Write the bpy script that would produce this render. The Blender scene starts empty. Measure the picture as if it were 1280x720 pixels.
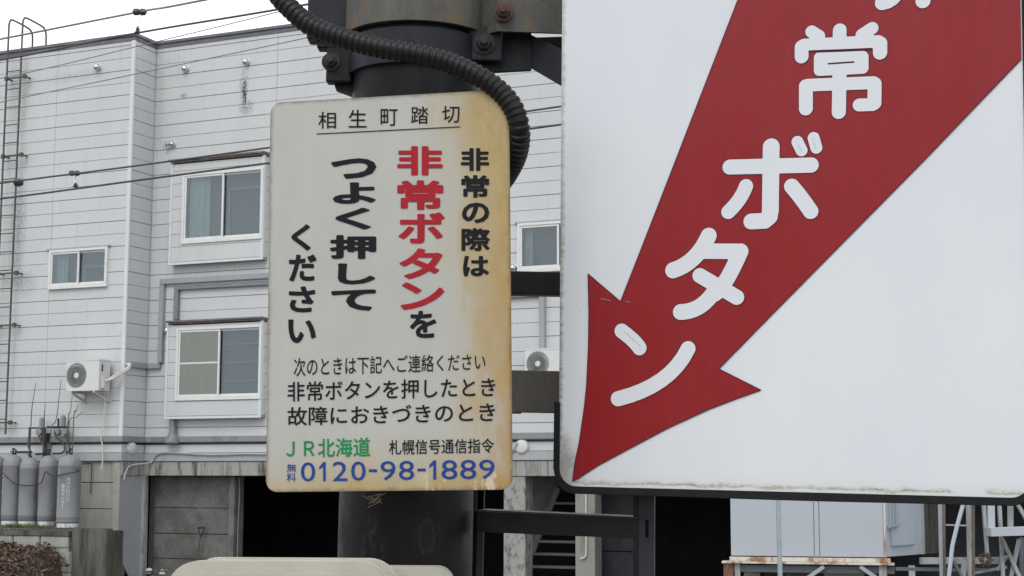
import bpy, bmesh, math, random
from mathutils import Vector, Matrix
R_ = math.radians
random.seed(7)
SC = bpy.context.scene
COL = SC.collection

# ------------------------------------------------------------------ camera
CAM = Vector((0, 0, 1.6)); FPX = 1950.0; PITCH = R_(7.05); ROLL = R_(0.15)
_r = Vector((1, 0, 0)); _f = Vector((0, math.cos(PITCH), math.sin(PITCH))); _u = Vector((0, -math.sin(PITCH), math.cos(PITCH)))
CR = math.cos(ROLL) * _r + math.sin(ROLL) * _u
CU = -math.sin(ROLL) * _r + math.cos(ROLL) * _u
cd = bpy.data.cameras.new('camera'); cam = bpy.data.objects.new('camera', cd); COL.objects.link(cam)
cd.sensor_width = 36; cd.lens = FPX / 1280 * 36; cd.clip_start = 0.05; cd.clip_end = 3000
cam.matrix_world = Matrix(((CR.x, CU.x, -_f.x, CAM.x), (CR.y, CU.y, -_f.y, CAM.y), (CR.z, CU.z, -_f.z, CAM.z), (0, 0, 0, 1)))
SC.camera = cam

# ------------------------------------------------------------------ light: bright overcast
SUN_EL, SUN_AZ = 48, 200          # azimuth measured from +Y clockwise; the sun stands behind the camera, a little left
W = bpy.data.worlds.new('World'); SC.world = W; W.use_nodes = True
nt = W.node_tree; nt.nodes.clear()
sky = nt.nodes.new('ShaderNodeTexSky'); sky.sky_type = 'NISHITA'; sky.sun_disc = False
sky.sun_elevation = R_(SUN_EL); sky.sun_rotation = R_(SUN_AZ); sky.air_density = 1.0; sky.dust_density = 3.0
tc = nt.nodes.new('ShaderNodeTexCoord'); mp = nt.nodes.new('ShaderNodeMapping'); mp.inputs['Scale'].default_value = (1, 1, 2.6)
nz = nt.nodes.new('ShaderNodeTexNoise'); nz.inputs['Scale'].default_value = 2.6; nz.inputs['Detail'].default_value = 5
rp = nt.nodes.new('ShaderNodeValToRGB')
rp.color_ramp.elements[0].position = 0.3; rp.color_ramp.elements[0].color = (8.3, 8.8, 9.6, 1)
rp.color_ramp.elements[1].position = 0.62; rp.color_ramp.elements[1].color = (11.0, 11.2, 11.5, 1)
mx = nt.nodes.new('ShaderNodeMix'); mx.data_type = 'RGBA'; mx.inputs[0].default_value = 0.9
bg = nt.nodes.new('ShaderNodeBackground'); bg.inputs['Strength'].default_value = 0.125
ow = nt.nodes.new('ShaderNodeOutputWorld')
l = nt.links.new
l(tc.outputs['Generated'], mp.inputs[0]); l(mp.outputs[0], nz.inputs['Vector']); l(nz.outputs['Fac'], rp.inputs[0])
l(sky.outputs[0], mx.inputs[6]); l(rp.outputs[0], mx.inputs[7]); l(mx.outputs[2], bg.inputs['Color']); l(bg.outputs[0], ow.inputs[0])
sd = bpy.data.lights.new('sun', 'SUN'); so = bpy.data.objects.new('sun', sd); COL.objects.link(so)
sd.energy = 0.8; sd.angle = R_(25); sd.color = (1.0, 0.97, 0.92)
_d = Vector((math.sin(R_(SUN_AZ)) * math.cos(R_(SUN_EL)), math.cos(R_(SUN_AZ)) * math.cos(R_(SUN_EL)), math.sin(R_(SUN_EL))))
so.rotation_euler = _d.to_track_quat('Z', 'Y').to_euler()
SC.view_settings.view_transform = 'Standard'; SC.view_settings.look = 'None'
SC.view_settings.exposure = 0.24; SC.view_settings.gamma = 1

# ------------------------------------------------------------------ measuring helpers
def ray(px, py):
    return _f + CR * ((px - 640) / FPX) + CU * ((360 - py) / FPX)
def at(px, py, Y):                       # point seen at a pixel, at world distance Y in front
    d = ray(px, py); return CAM + d * (Y / d.y)
class Frame:                             # a local frame of a real plane: X along, Y away from us, Z up
    def __init__(s, o, U, N, Wz): s.o, s.U, s.N, s.W = o, U, N, Wz
    def mat(s):
        return Matrix(((s.U.x, s.N.x, s.W.x, s.o.x), (s.U.y, s.N.y, s.W.y, s.o.y), (s.U.z, s.N.z, s.W.z, s.o.z), (0, 0, 0, 1)))
    def hit(s, px, py, t=0.0):           # local (x, z) where the view ray meets local y = t
        d = ray(px, py); k = (t - (CAM - s.o).dot(s.N)) / d.dot(s.N); P = CAM + d * k - s.o
        return P.dot(s.U), P.dot(s.W)
    def hit_side(s, px, py, u=0.0):      # local (y, z) where the view ray meets local x = u
        d = ray(px, py); k = (u - (CAM - s.o).dot(s.U)) / d.dot(s.U); P = CAM + d * k - s.o
        return P.dot(s.N), P.dot(s.W)
def frame(o, yaw, roll=0, pitch=0):
    U = Vector((math.cos(yaw), math.sin(yaw), 0)); Z = Vector((0, 0, 1)); N = Vector((-math.sin(yaw), math.cos(yaw), 0))
    U, Z = math.cos(roll) * U + math.sin(roll) * Z, -math.sin(roll) * U + math.cos(roll) * Z
    Z, N = math.cos(pitch) * Z + math.sin(pitch) * N, -math.sin(pitch) * Z + math.cos(pitch) * N
    return Frame(Vector(o), U, N, Z)

# ------------------------------------------------------------------ materials
def nodes(name):
    m = bpy.data.materials.new(name); m.use_nodes = True
    return m, m.node_tree, m.node_tree.nodes['Principled BSDF']
def ramp(t, src, stops):
    r = t.nodes.new('ShaderNodeValToRGB'); e = r.color_ramp.elements
    e[0].position, e[0].color = stops[0][0], (*stops[0][1], 1) if len(stops[0][1]) == 3 else stops[0][1]
    e[1].position, e[1].color = stops[-1][0], (*stops[-1][1], 1)
    for p, c in stops[1:-1]:
        q = e.new(p); q.color = (*c, 1)
    t.links.new(src, r.inputs[0]); return r.outputs[0]
def noise(t, scale, detail=6, rough=0.6, vec=None, stretch=None, kind='Object'):
    n = t.nodes.new('ShaderNodeTexNoise'); n.inputs['Scale'].default_value = scale
    n.inputs['Detail'].default_value = detail; n.inputs['Roughness'].default_value = rough
    if vec is None: vec = coord(t, kind)
    if stretch:
        m = t.nodes.new('ShaderNodeMapping'); m.inputs['Scale'].default_value = stretch
        t.links.new(vec, m.inputs[0]); vec = m.outputs[0]
    t.links.new(vec, n.inputs['Vector']); return n.outputs['Fac']
def coord(t, kind='Object'):
    if kind == 'World': return t.nodes.new('ShaderNodeNewGeometry').outputs['Position']
    return t.nodes.new('ShaderNodeTexCoord').outputs[kind]
def mixc(t, fac, a, b, mode='MIX'):
    m = t.nodes.new('ShaderNodeMix'); m.data_type = 'RGBA'; m.blend_type = mode
    for i, v in ((0, fac), (6, a), (7, b)):
        if hasattr(v, 'is_linked') or hasattr(v, 'links'): t.links.new(v, m.inputs[i])
        elif i == 0: m.inputs[0].default_value = v
        else: m.inputs[i].default_value = (*v, 1)
    return m.outputs[2]
def math_(t, op, a, b=None, c=None, clamp=False):
    m = t.nodes.new('ShaderNodeMath'); m.operation = op; m.use_clamp = clamp
    for i, v in enumerate((a, b, c)):
        if v is None: continue
        if hasattr(v, 'links'): t.links.new(v, m.inputs[i])
        else: m.inputs[i].default_value = v
    return m.outputs[0]
def sep(t, vec):
    s = t.nodes.new('ShaderNodeSeparateXYZ'); t.links.new(vec, s.inputs[0]); return s.outputs
def bump(t, b, src, strength=0.3, dist=0.01):
    n = t.nodes.new('ShaderNodeBump'); n.inputs['Strength'].default_value = strength; n.inputs['Distance'].default_value = dist
    t.links.new(src, n.inputs['Height']); t.links.new(n.outputs[0], b.inputs['Normal'])
def grey(f): return (f, f, f)
def plain(name, col, rough=0.5, var=0.15, scale=8, metal=0.0, spec=0.5, bmp=0.0, kind='Object', stretch=None):
    m, t, b = nodes(name)
    n = noise(t, scale, kind=kind, stretch=stretch)
    c = ramp(t, n, [(0.3, tuple(x * (1 - var) for x in col)), (0.7, tuple(min(1, x * (1 + var)) for x in col))])
    t.links.new(c, b.inputs['Base Color']); b.inputs['Roughness'].default_value = rough
    b.inputs['Metallic'].default_value = metal; b.inputs['Specular IOR Level'].default_value = spec
    if bmp: bump(t, b, noise(t, scale * 6, kind=kind), bmp, 0.004)
    return m
def weathered(name, col, dirt, lo=0.5, hi=0.75, scale=3, rough=0.6, kind='World', stretch=(1, 1, .35), bmp=0.15, metal=0.0, spec=0.4):
    m, t, b = nodes(name)
    big = noise(t, scale, 8, 0.65, kind=kind, stretch=stretch)
    fine = noise(t, scale * 14, 4, 0.6, kind=kind)
    mask = ramp(t, math_(t, 'ADD', big, math_(t, 'MULTIPLY', math_(t, 'SUBTRACT', fine, 0.5), 0.35)), [(lo, (0, 0, 0)), (hi, (1, 1, 1))])
    base = mixc(t, ramp(t, fine, [(0.3, grey(0)), (0.7, grey(1))]), tuple(c * (1 - .45 * bmp) for c in col), tuple(min(1, c * (1 + .3 * bmp)) for c in col))
    t.links.new(mixc(t, mask, base, dirt), b.inputs['Base Color'])
    b.inputs['Roughness'].default_value = rough; b.inputs['Metallic'].default_value = metal; b.inputs['Specular IOR Level'].default_value = spec
    bump(t, b, fine, bmp, 0.004)
    return m

BC = Vector((-6.7196, 27.0, 0)); BA = -0.4174; BDEP = 0.63
BF = frame(BC, BA)
def bworld(u, t, z): return BC + BF.U * u + BF.N * t + Vector((0, 0, z))

def siding_mat():
    m, t, b = nodes('siding_paint')
    P = coord(t, 'World')
    g = noise(t, 60, 4, 0.6, P)                                   # pressed grain of the boards
    broad = noise(t, 0.9, 5, 0.6, P, (1, 1, .5))
    c = mixc(t, ramp(t, broad, [(0.35, grey(0)), (0.7, grey(1))]), (0.49, 0.508, 0.51), (0.55, 0.563, 0.562))
    c = mixc(t, math_(t, 'MULTIPLY', ramp(t, g, [(0.4, grey(0)), (0.65, grey(1))]), 0.5), c, (0.475, 0.485, 0.482))
    runs = noise(t, 5, 7, 0.7, P, (2.6, 2.6, .16))                # faint rain streaks
    c = mixc(t, math_(t, 'MULTIPLY', ramp(t, runs, [(0.53, grey(0)), (0.78, grey(1))]), 0.5), c, (0.36, 0.37, 0.37))
    oi = t.nodes.new('ShaderNodeObjectInfo')
    c = mixc(t, math_(t, 'MULTIPLY', oi.outputs['Random'], 0.22), c, (0.45, 0.47, 0.475))
    speck = noise(t, 30, 8, 0.8, P)
    def spot(px, py, t0, rx, rz, strength, c):
        u, z = BF.hit(px, py, t0); w = bworld(u, t0, z)
        s = sep(t, P)
        dx = math_(t, 'DIVIDE', math_(t, 'SUBTRACT', s[0], w.x), rx); dz = math_(t, 'DIVIDE', math_(t, 'SUBTRACT', s[2], w.z), rz)
        r2 = math_(t, 'ADD', math_(t, 'MULTIPLY', dx, dx), math_(t, 'MULTIPLY', dz, dz))
        k = math_(t, 'SUBTRACT', 1.0, r2, clamp=True)
        k = math_(t, 'MULTIPLY', k, ramp(t, speck, [(0.44, grey(0)), (0.54, grey(1))]))
        return mixc(t, math_(t, 'MULTIPLY', k, strength), c, (0.045, 0.045, 0.04))
    c = spot(306, 116, BDEP, .05, .25, 2.4, c); c = spot(308, 134, BDEP, .16, .16, .75, c); c = spot(305, 108, BDEP, .10, .35, .6, c)
    c = spot(26, 120, 0, .22, .9, .28, c); c = spot(22, 285, 0, .22, 1.2, .5, c); c = spot(230, 120, BDEP, .10, .05, .8, c)
    c = spot(95, 96, 0, .8, .12, .25, c); c = spot(200, 130, BDEP, .12, 1.4, .18, c); c = spot(30, 355, 0, .3, .3, .35, c)
    t.links.new(c, b.inputs['Base Color']); b.inputs['Roughness'].default_value = 0.62; b.inputs['Specular IOR Level'].default_value = 0.3
    bump(t, b, g, 0.25, 0.004)
    return m
M = {}
M['siding'] = siding_mat()
M['trim'] = weathered('white_trim', (0.57, 0.59, 0.60), (0.36, 0.41, 0.41), .6, .85, 2)
M['alu'] = plain('window_aluminium', (0.60, 0.61, 0.59), .4, .05)
M['brownhood'] = weathered('brown_hood', (0.13, 0.112, 0.105), (0.26, 0.24, 0.22), .5, .7, 5)
M['fascia'] = weathered('fascia_metal', (0.12, 0.115, 0.135), (0.20, 0.18, 0.18), .5, .7, 3)
M['duct'] = plain('grey_duct', (0.28, 0.295, 0.305), .5, .06)
M['ductdark'] = plain('dark_grey_duct', (0.17, 0.18, 0.20), .5, .1)
M['bar'] = weathered('grey_drip_rail', (0.22, 0.235, 0.24), (0.14, 0.14, 0.14), .5, .75, 4)
M['sill'] = weathered('grey_sill_band', (0.34, 0.36, 0.37), (0.25, 0.25, 0.24), .5, .75, 4)
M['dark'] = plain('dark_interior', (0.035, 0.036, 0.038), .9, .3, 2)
M['back'] = plain('wall_backing', (0.34, 0.345, 0.345), .9, .1)
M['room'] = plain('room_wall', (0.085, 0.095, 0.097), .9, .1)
M['curtain'] = plain('lace_curtain', (0.36, 0.42, 0.41), .9, .1, 6, stretch=(9, 9, .2))
M['conc'] = weathered('concrete', (0.42, 0.42, 0.39), (0.22, 0.22, 0.20), .48, .75, 2.5, .9, bmp=.5)
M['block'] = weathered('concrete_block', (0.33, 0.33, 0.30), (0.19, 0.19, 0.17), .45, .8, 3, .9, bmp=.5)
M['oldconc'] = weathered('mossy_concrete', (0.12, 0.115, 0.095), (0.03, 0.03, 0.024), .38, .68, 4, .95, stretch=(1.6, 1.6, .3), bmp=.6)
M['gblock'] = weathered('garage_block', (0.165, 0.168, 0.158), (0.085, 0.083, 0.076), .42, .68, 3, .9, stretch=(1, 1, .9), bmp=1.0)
M['mortar'] = plain('mortar', (0.12, 0.12, 0.11), .95, .2)
M['streaked'] = weathered('streaked_lintel_concrete', (0.31, 0.31, 0.285), (0.06, 0.06, 0.055), .50, .66, 4, .9, stretch=(3, 3, .35), bmp=.4)
M['column'] = weathered('peeling_column_paint', (0.30, 0.30, 0.28), (0.13, 0.13, 0.12), .50, .60, 7, .9, stretch=(1.5, 1.5, .9), bmp=.4)
M['column2'] = weathered('stained_column', (0.25, 0.245, 0.22), (0.10, 0.09, 0.08), .55, .75, 5, .9)
M['panel'] = weathered('grey_door_paint', (0.31, 0.325, 0.33), (0.25, 0.26, 0.27), .55, .8, 3)
M['acwhite'] = plain('ac_casing', (0.56, 0.565, 0.55), .45, .04)
M['acgrill'] = plain('ac_grille', (0.30, 0.31, 0.315), .5, .1)
M['acdark'] = plain('ac_inside', (0.07, 0.07, 0.072), .7, .1)
M['hose'] = plain('cream_insulation', (0.50, 0.49, 0.43), .7, .08)
M['chrome'] = plain('stainless_steel', (0.55, 0.56, 0.57), .22, .05, metal=1)
M['ladder'] = weathered('ladder_steel', (0.085, 0.075, 0.074), (0.04, 0.035, 0.034), .45, .7, 8)
M['wire'] = plain('black_cable', (0.035, 0.035, 0.04), .5, .1)
M['wiregrey'] = plain('grey_cable', (0.16, 0.16, 0.17), .5, .1)
M['cyl'] = weathered('cylinder_grey_paint', (0.19, 0.196, 0.205), (0.12, 0.11, 0.09), .62, .72, 6, .45, spec=.5)
M['cylfoot'] = weathered('cylinder_foot', (0.50, 0.51, 0.50), (0.18, 0.13, 0.09), .5, .7, 9)
M['white_print'] = plain('white_print', (0.46, 0.47, 0.48), .6, .1, 40)
M['red_print'] = plain('red_ring_print', (0.35, 0.05, 0.07), .6, .1)
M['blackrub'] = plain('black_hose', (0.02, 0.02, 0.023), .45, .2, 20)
M['twig'] = plain('dry_stem', (0.10, 0.085, 0.065), .9, .3, 30)
M['leafdry'] = plain('dry_leaf', (0.095, 0.06, 0.042), .9, .45, 12)
M['leafdry2'] = plain('dry_leaf_pale', (0.17, 0.125, 0.09), .9, .3, 12)
M['twigpale'] = plain('dry_straw', (0.22, 0.18, 0.11), .9, .3, 30)
M['soil'] = plain('dark_soil', (0.045, 0.033, 0.024), .95, .4, 14, bmp=.8)
M['grass'] = plain('grass_blade', (0.075, 0.105, 0.03), .8, .35, 9)
M['ground'] = weathered('gravel_ground', (0.22, 0.21, 0.19), (0.10, 0.095, 0.085), .4, .7, 2, .95, stretch=(1, 1, 1), bmp=.8)
M['contwhite'] = weathered('container_white_paint', (0.38, 0.41, 0.445), (0.34, 0.37, 0.395), .55, .8, 2, .5, bmp=.02)
M['rustywhite'] = weathered('rusted_cream_beam', (0.55, 0.53, 0.47), (0.28, 0.12, 0.05), .50, .62, 5, .7, stretch=(1, 1, .5))
M['rust'] = weathered('rusty_steel', (0.16, 0.08, 0.045), (0.30, 0.25, 0.20), .5, .7, 8, .8)
M['greysteel'] = weathered('grey_painted_steel', (0.33, 0.35, 0.36), (0.16, 0.14, 0.12), .52, .72, 6, .6)
M['darksteel'] = weathered('dark_grey_steel', (0.10, 0.115, 0.13), (0.17, 0.15, 0.13), .55, .75, 6, .6)
M['galv'] = plain('galvanised_pipe', (0.33, 0.38, 0.41), .4, .08, 20, metal=.5)
M['doorblue'] = weathered('blue_grey_door', (0.37, 0.41, 0.46), (0.30, 0.32, 0.34), .55, .75, 4, .5)

def glass_mat(name, tint=(0.80, 0.85, 0.85), gl=0.05):
    m, t, b = nodes(name); t.nodes.remove(b)
    tr = t.nodes.new('ShaderNodeBsdfTransparent'); tr.inputs[0].default_value = (*tint, 1)
    g = t.nodes.new('ShaderNodeBsdfGlossy'); g.inputs['Roughness'].default_value = 0.03; g.inputs[0].default_value = (0.9, 0.95, 1, 1)
    n = t.nodes.new('ShaderNodeBump'); n.inputs['Strength'].default_value = 0.06; n.inputs['Distance'].default_value = 0.02
    t.links.new(noise(t, 1.5, 2), n.inputs['Height']); t.links.new(n.outputs[0], g.inputs['Normal'])
    lw = t.nodes.new('ShaderNodeLayerWeight'); lw.inputs['Blend'].default_value = 0.25
    f = math_(t, 'ADD', lw.outputs['Fresnel'], gl, clamp=True)
    mxs = t.nodes.new('ShaderNodeMixShader'); t.links.new(f, mxs.inputs[0]); t.links.new(tr.outputs[0], mxs.inputs[1]); t.links.new(g.outputs[0], mxs.inputs[2])
    t.links.new(mxs.outputs[0], t.nodes['Material Output'].inputs[0]); return m
M['glass'] = glass_mat('window_glass')
M['screen'] = plain('insect_screen', (0.205, 0.215, 0.195), .9, .07, 5, stretch=(6, 6, .3))

def steel_dark(name, a, b_, rust, lo, hi, kind='Object', metal=0.0, rough=.5, spec=.22):
    m, t, b = nodes(name)
    n1 = noise(t, 5, 8, .65, kind=kind, stretch=(1, 1, .35)); n2 = noise(t, 22, 8, .7, kind=kind, stretch=(1, 1, .6)); n3 = noise(t, 160, 3, .6, kind=kind)
    c = mixc(t, ramp(t, n1, [(.35, grey(0)), (.65, grey(1))]), a, b_)
    mask = ramp(t, math_(t, 'ADD', math_(t, 'MULTIPLY', n2, .6), math_(t, 'MULTIPLY', n1, .4)), [(lo, grey(0)), (hi, grey(1))])
    c = mixc(t, mask, c, rust)
    c = mixc(t, math_(t, 'MULTIPLY', ramp(t, n3, [(.55, grey(0)), (.75, grey(1))]), .3), c, tuple(min(1, x * 1.5) for x in b_))
    t.links.new(c, b.inputs['Base Color']); b.inputs['Metallic'].default_value = metal
    t.links.new(ramp(t, n2, [(.3, grey(rough - .12)), (.7, grey(rough + .2))]), b.inputs['Roughness'])
    b.inputs['Specular IOR Level'].default_value = spec; bump(t, b, math_(t, 'ADD', n2, math_(t, 'MULTIPLY', n3, .3)), .25, .002)
    return m
M['pole'] = steel_dark('pole_dark_paint', (0.007, 0.008, 0.010), (0.017, 0.018, 0.022), (0.06, 0.042, 0.032), .56, .68)
M['band'] = steel_dark('clamp_band_paint', (0.010, 0.011, 0.016), (0.020, 0.022, 0.028), (0.04, 0.035, 0.032), .55, .7)
M['rustplate'] = steel_dark('rust_tinted_plate', (0.055, 0.054, 0.048), (0.115, 0.117, 0.105), (0.17, 0.10, 0.045), .50, .62, rough=.6)
M['plategrey'] = steel_dark('dull_steel_plate', (0.075, 0.066, 0.056), (0.14, 0.135, 0.125), (0.11, 0.06, 0.035), .50, .62, rough=.6)
M['blackbar'] = steel_dark('black_bar_paint', (0.006, 0.006, 0.008), (0.011, 0.011, 0.013), (0.03, 0.024, 0.02), .62, .75)
M['postpaint'] = steel_dark('post_grey_paint', (0.018, 0.02, 0.023), (0.034, 0.036, 0.04), (0.02, 0.017, 0.015), .6, .75)
M['bolt'] = steel_dark('rusty_bolt', (0.06, 0.035, 0.03), (0.11, 0.06, 0.045), (0.16, 0.08, 0.05), .45, .65, rough=.7)
M['boltdark'] = steel_dark('dark_bolt', (0.025, 0.022, 0.022), (0.045, 0.038, 0.036), (0.07, 0.045, 0.04), .55, .7, rough=.6)
M['conduit'] = plain('black_conduit_plastic', (0.009, 0.009, 0.0095), .4, .3, 30, spec=.25)
M['rubber'] = plain('black_rubber_edging', (0.009, 0.0095, 0.011), .6, .3, 25, spec=.2)
M['cream'] = weathered('cream_plastic_case', (0.43, 0.42, 0.35), (0.35, 0.335, 0.27), .45, .75, 7, .5, kind='Object', stretch=(1, 1, 1), bmp=.1)
M['ink'] = plain('black_ink', (0.008, 0.009, 0.012), .5, .25, 30, spec=.12)
M['redink'] = plain('faded_red_ink', (0.31, 0.012, 0.020), .5, .12, 20, spec=.15)
M['greenink'] = plain('green_ink', (0.004, 0.20, 0.07), .5, .12, 20, spec=.15)
M['blueink'] = plain('blue_ink', (0.014, 0.045, 0.22), .5, .15, 20, spec=.15)
M['purple'] = plain('dark_purple_outline', (0.07, 0.012, 0.03), .5, .1, spec=.15)

def small_sign_mat(w, h):
    m, t, b = nodes('aged_enamel'); P = coord(t); s = sep(t, P)
    u = math_(t, 'DIVIDE', s[0], w); v = math_(t, 'DIVIDE', s[2], h)
    n1 = noise(t, 9, 8, .65, P, (1, 1, .45)); n2 = noise(t, 45, 7, .7, P, (1, 1, .5)); n3 = noise(t, 260, 3, .5, P)
    base = mixc(t, ramp(t, n1, [(.3, grey(0)), (.7, grey(1))]), (0.36, 0.36, 0.325), (0.41, 0.41, 0.373))
    base = mixc(t, math_(t, 'MULTIPLY', ramp(t, n3, [(.55, grey(0)), (.75, grey(1))]), .35), base, (0.27, 0.27, 0.24))
    wob = math_(t, 'MULTIPLY', math_(t, 'SUBTRACT', math_(t, 'ADD', n1, math_(t, 'MULTIPLY', n2, .5)), .75), .55)
    # stain washed down from the top right corner: wider near the top
    k = math_(t, 'ADD', math_(t, 'ADD', u, math_(t, 'MULTIPLY', math_(t, 'SUBTRACT', v, .55), .16)), wob)
    right = ramp(t, k, [(.68, grey(0)), (.80, grey(.25)), (.88, grey(.72)), (.97, grey(1))])
    kb = math_(t, 'ADD', math_(t, 'ADD', math_(t, 'SUBTRACT', .16, v), math_(t, 'MULTIPLY', u, .05)), math_(t, 'MULTIPLY', wob, .35))
    bottom = ramp(t, kb, [(.04, grey(0)), (.11, grey(.25)), (.185, grey(.95))])
    stain = math_(t, 'MAXIMUM', right, bottom)
    deep = math_(t, 'MULTIPLY', ramp(t, v, [(.05, grey(1)), (.9, grey(0))]), ramp(t, u, [(.75, grey(0)), (1.0, grey(.8))]))
    tan = mixc(t, ramp(t, n2, [(.35, grey(0)), (.65, grey(1))]), (0.32, 0.225, 0.072), (0.385, 0.30, 0.145))
    c = mixc(t, stain, base, mixc(t, deep, tan, (0.33, 0.17, 0.03)))
    # rusty rim all around
    e = math_(t, 'MINIMUM', math_(t, 'MINIMUM', s[0], math_(t, 'SUBTRACT', w, s[0])), math_(t, 'MINIMUM', s[2], math_(t, 'SUBTRACT', h, s[2])))
    rim = ramp(t, math_(t, 'ADD', e, math_(t, 'MULTIPLY', math_(t, 'SUBTRACT', n2, .5), .014)), [(.0005, grey(1)), (.005, grey(0))])
    c = mixc(t, math_(t, 'MULTIPLY', rim, .65), c, (0.12, 0.075, 0.04))
    pt = ramp(t, math_(t, 'ADD', n2, math_(t, 'MULTIPLY', math_(t, 'SUBTRACT', stain, 1), .5)), [(.60, grey(0)), (.72, grey(1))])
    c = mixc(t, math_(t, 'MULTIPLY', pt, .55), c, (0.27, 0.15, 0.05))
    lo = math_(t, 'MULTIPLY', ramp(t, v, [(.035, grey(1)), (.07, grey(0))]), ramp(t, u, [(.6, grey(0)), (.7, grey(1))]))
    chips = math_(t, 'MULTIPLY', lo, ramp(t, n2, [(.52, grey(0)), (.6, grey(1))]))
    c = mixc(t, chips, c, (0.50, 0.42, 0.32))
    t.links.new(c, b.inputs['Base Color']); b.inputs['Roughness'].default_value = 0.5
    bump(t, b, n2, .08, .001); return m

def big_sign_mat(w):
    m, t, b = nodes('white_sign_sheet'); P = coord(t); s = sep(t, P)
    n1 = noise(t, 4, 6, .6, P, (1, 1, .5)); n2 = noise(t, 60, 8, .75, P, (.5, 1, 1.4)); n3 = noise(t, 300, 2, .5, P)
    c = mixc(t, ramp(t, n1, [(.35, grey(0)), (.65, grey(1))]), (0.60, 0.625, 0.655), (0.64, 0.66, 0.685))
    top = ramp(t, s[2], [(.35, grey(0)), (.9, grey(.35))])
    c = mixc(t, top, c, (0.57, 0.595, 0.63))
    n4 = noise(t, 14, 5, .6, P)
    # grime band creeping up from the folded bottom edge and around the lower left corner
    zz = math_(t, 'ADD', s[2], math_(t, 'ADD', math_(t, 'MULTIPLY', math_(t, 'SUBTRACT', n2, .5), .022), math_(t, 'MULTIPLY', math_(t, 'SUBTRACT', n4, .5), .008)))
    band = ramp(t, zz, [(.0, grey(0)), (.0045, grey(0)), (.0065, grey(1)), (.0095, grey(1)), (.0125, grey(0))])
    crumb = noise(t, 210, 5, .75, P, (.6, 1, 1.2)); band = math_(t, 'MULTIPLY', band, ramp(t, crumb, [(.40, grey(.35)), (.52, grey(1))]))
    band = math_(t, 'MULTIPLY', band, ramp(t, n4, [(.36, grey(0)), (.44, grey(1))]))
    xx = math_(t, 'ADD', s[0], math_(t, 'ADD', math_(t, 'MULTIPLY', math_(t, 'SUBTRACT', n2, .5), .020), math_(t, 'MULTIPLY', math_(t, 'SUBTRACT', n4, .5), .012)))
    side = math_(t, 'MULTIPLY', ramp(t, xx, [(.001, grey(1)), (.007, grey(0))]), ramp(t, s[2], [(.2, grey(1)), (.95, grey(.55))]))
    dx = math_(t, 'SUBTRACT', s[0], .0); dz = math_(t, 'SUBTRACT', s[2], .02)
    r = math_(t, 'SQRT', math_(t, 'ADD', math_(t, 'MULTIPLY', dx, dx), math_(t, 'MULTIPLY', math_(t, 'MULTIPLY', dz, dz), .25)))
    corner = ramp(t, math_(t, 'ADD', r, math_(t, 'MULTIPLY', math_(t, 'SUBTRACT', n2, .5), .03)), [(.018, grey(1)), (.05, grey(0))])
    brown = mixc(t, ramp(t, n2, [(.4, grey(0)), (.6, grey(1))]), (0.06, 0.05, 0.035), (0.27, 0.23, 0.16))
    k = math_(t, 'MAXIMUM', math_(t, 'MAXIMUM', math_(t, 'MULTIPLY', band, .95), math_(t, 'MULTIPLY', side, .75)), math_(t, 'MULTIPLY', corner, .7))
    c = mixc(t, k, c, brown)
    haze = math_(t, 'MULTIPLY', ramp(t, zz, [(.0, grey(1)), (.035, grey(0))]), .35)
    c = mixc(t, haze, c, (0.55, 0.53, 0.45))
    dots = ramp(t, noise(t, 38, 2, .4, P), [(.80, grey(0)), (.82, grey(1))])
    c = mixc(t, math_(t, 'MULTIPLY', dots, .5), c, (0.12, 0.12, 0.12))
    t.links.new(c, b.inputs['Base Color']); b.inputs['Roughness'].default_value = .42; bump(t, b, n2, .05, .001); return m

def arrow_mat():
    m, t, b = nodes('weathered_red_film'); P = coord(t); s = sep(t, P)
    n1 = noise(t, 3.2, 8, .65, P, (2.2, 1, .8)); n2 = noise(t, 18, 8, .7, P, (2.0, 1, .35)); n3 = noise(t, 240, 3, .6, P)
    up = ramp(t, math_(t, 'ADD', math_(t, 'MULTIPLY', s[2], .8), math_(t, 'MULTIPLY', math_(t, 'SUBTRACT', n1, .5), 1.1)), [(.10, grey(0)), (.75, grey(1))])
    c = mixc(t, up, (0.235, 0.007, 0.009), (0.245, 0.022, 0.026))
    c = mixc(t, math_(t, 'MULTIPLY', ramp(t, n2, [(.45, grey(0)), (.72, grey(1))]), .45), c, (0.165, 0.017, 0.024))
    c = mixc(t, math_(t, 'MULTIPLY', ramp(t, n3, [(.5, grey(0)), (.72, grey(1))]), .12), c, (0.30, 0.06, 0.075))
    t.links.new(c, b.inputs['Base Color']); b.inputs['Roughness'].default_value = .48; b.inputs['Specular IOR Level'].default_value = .2; return m

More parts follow.
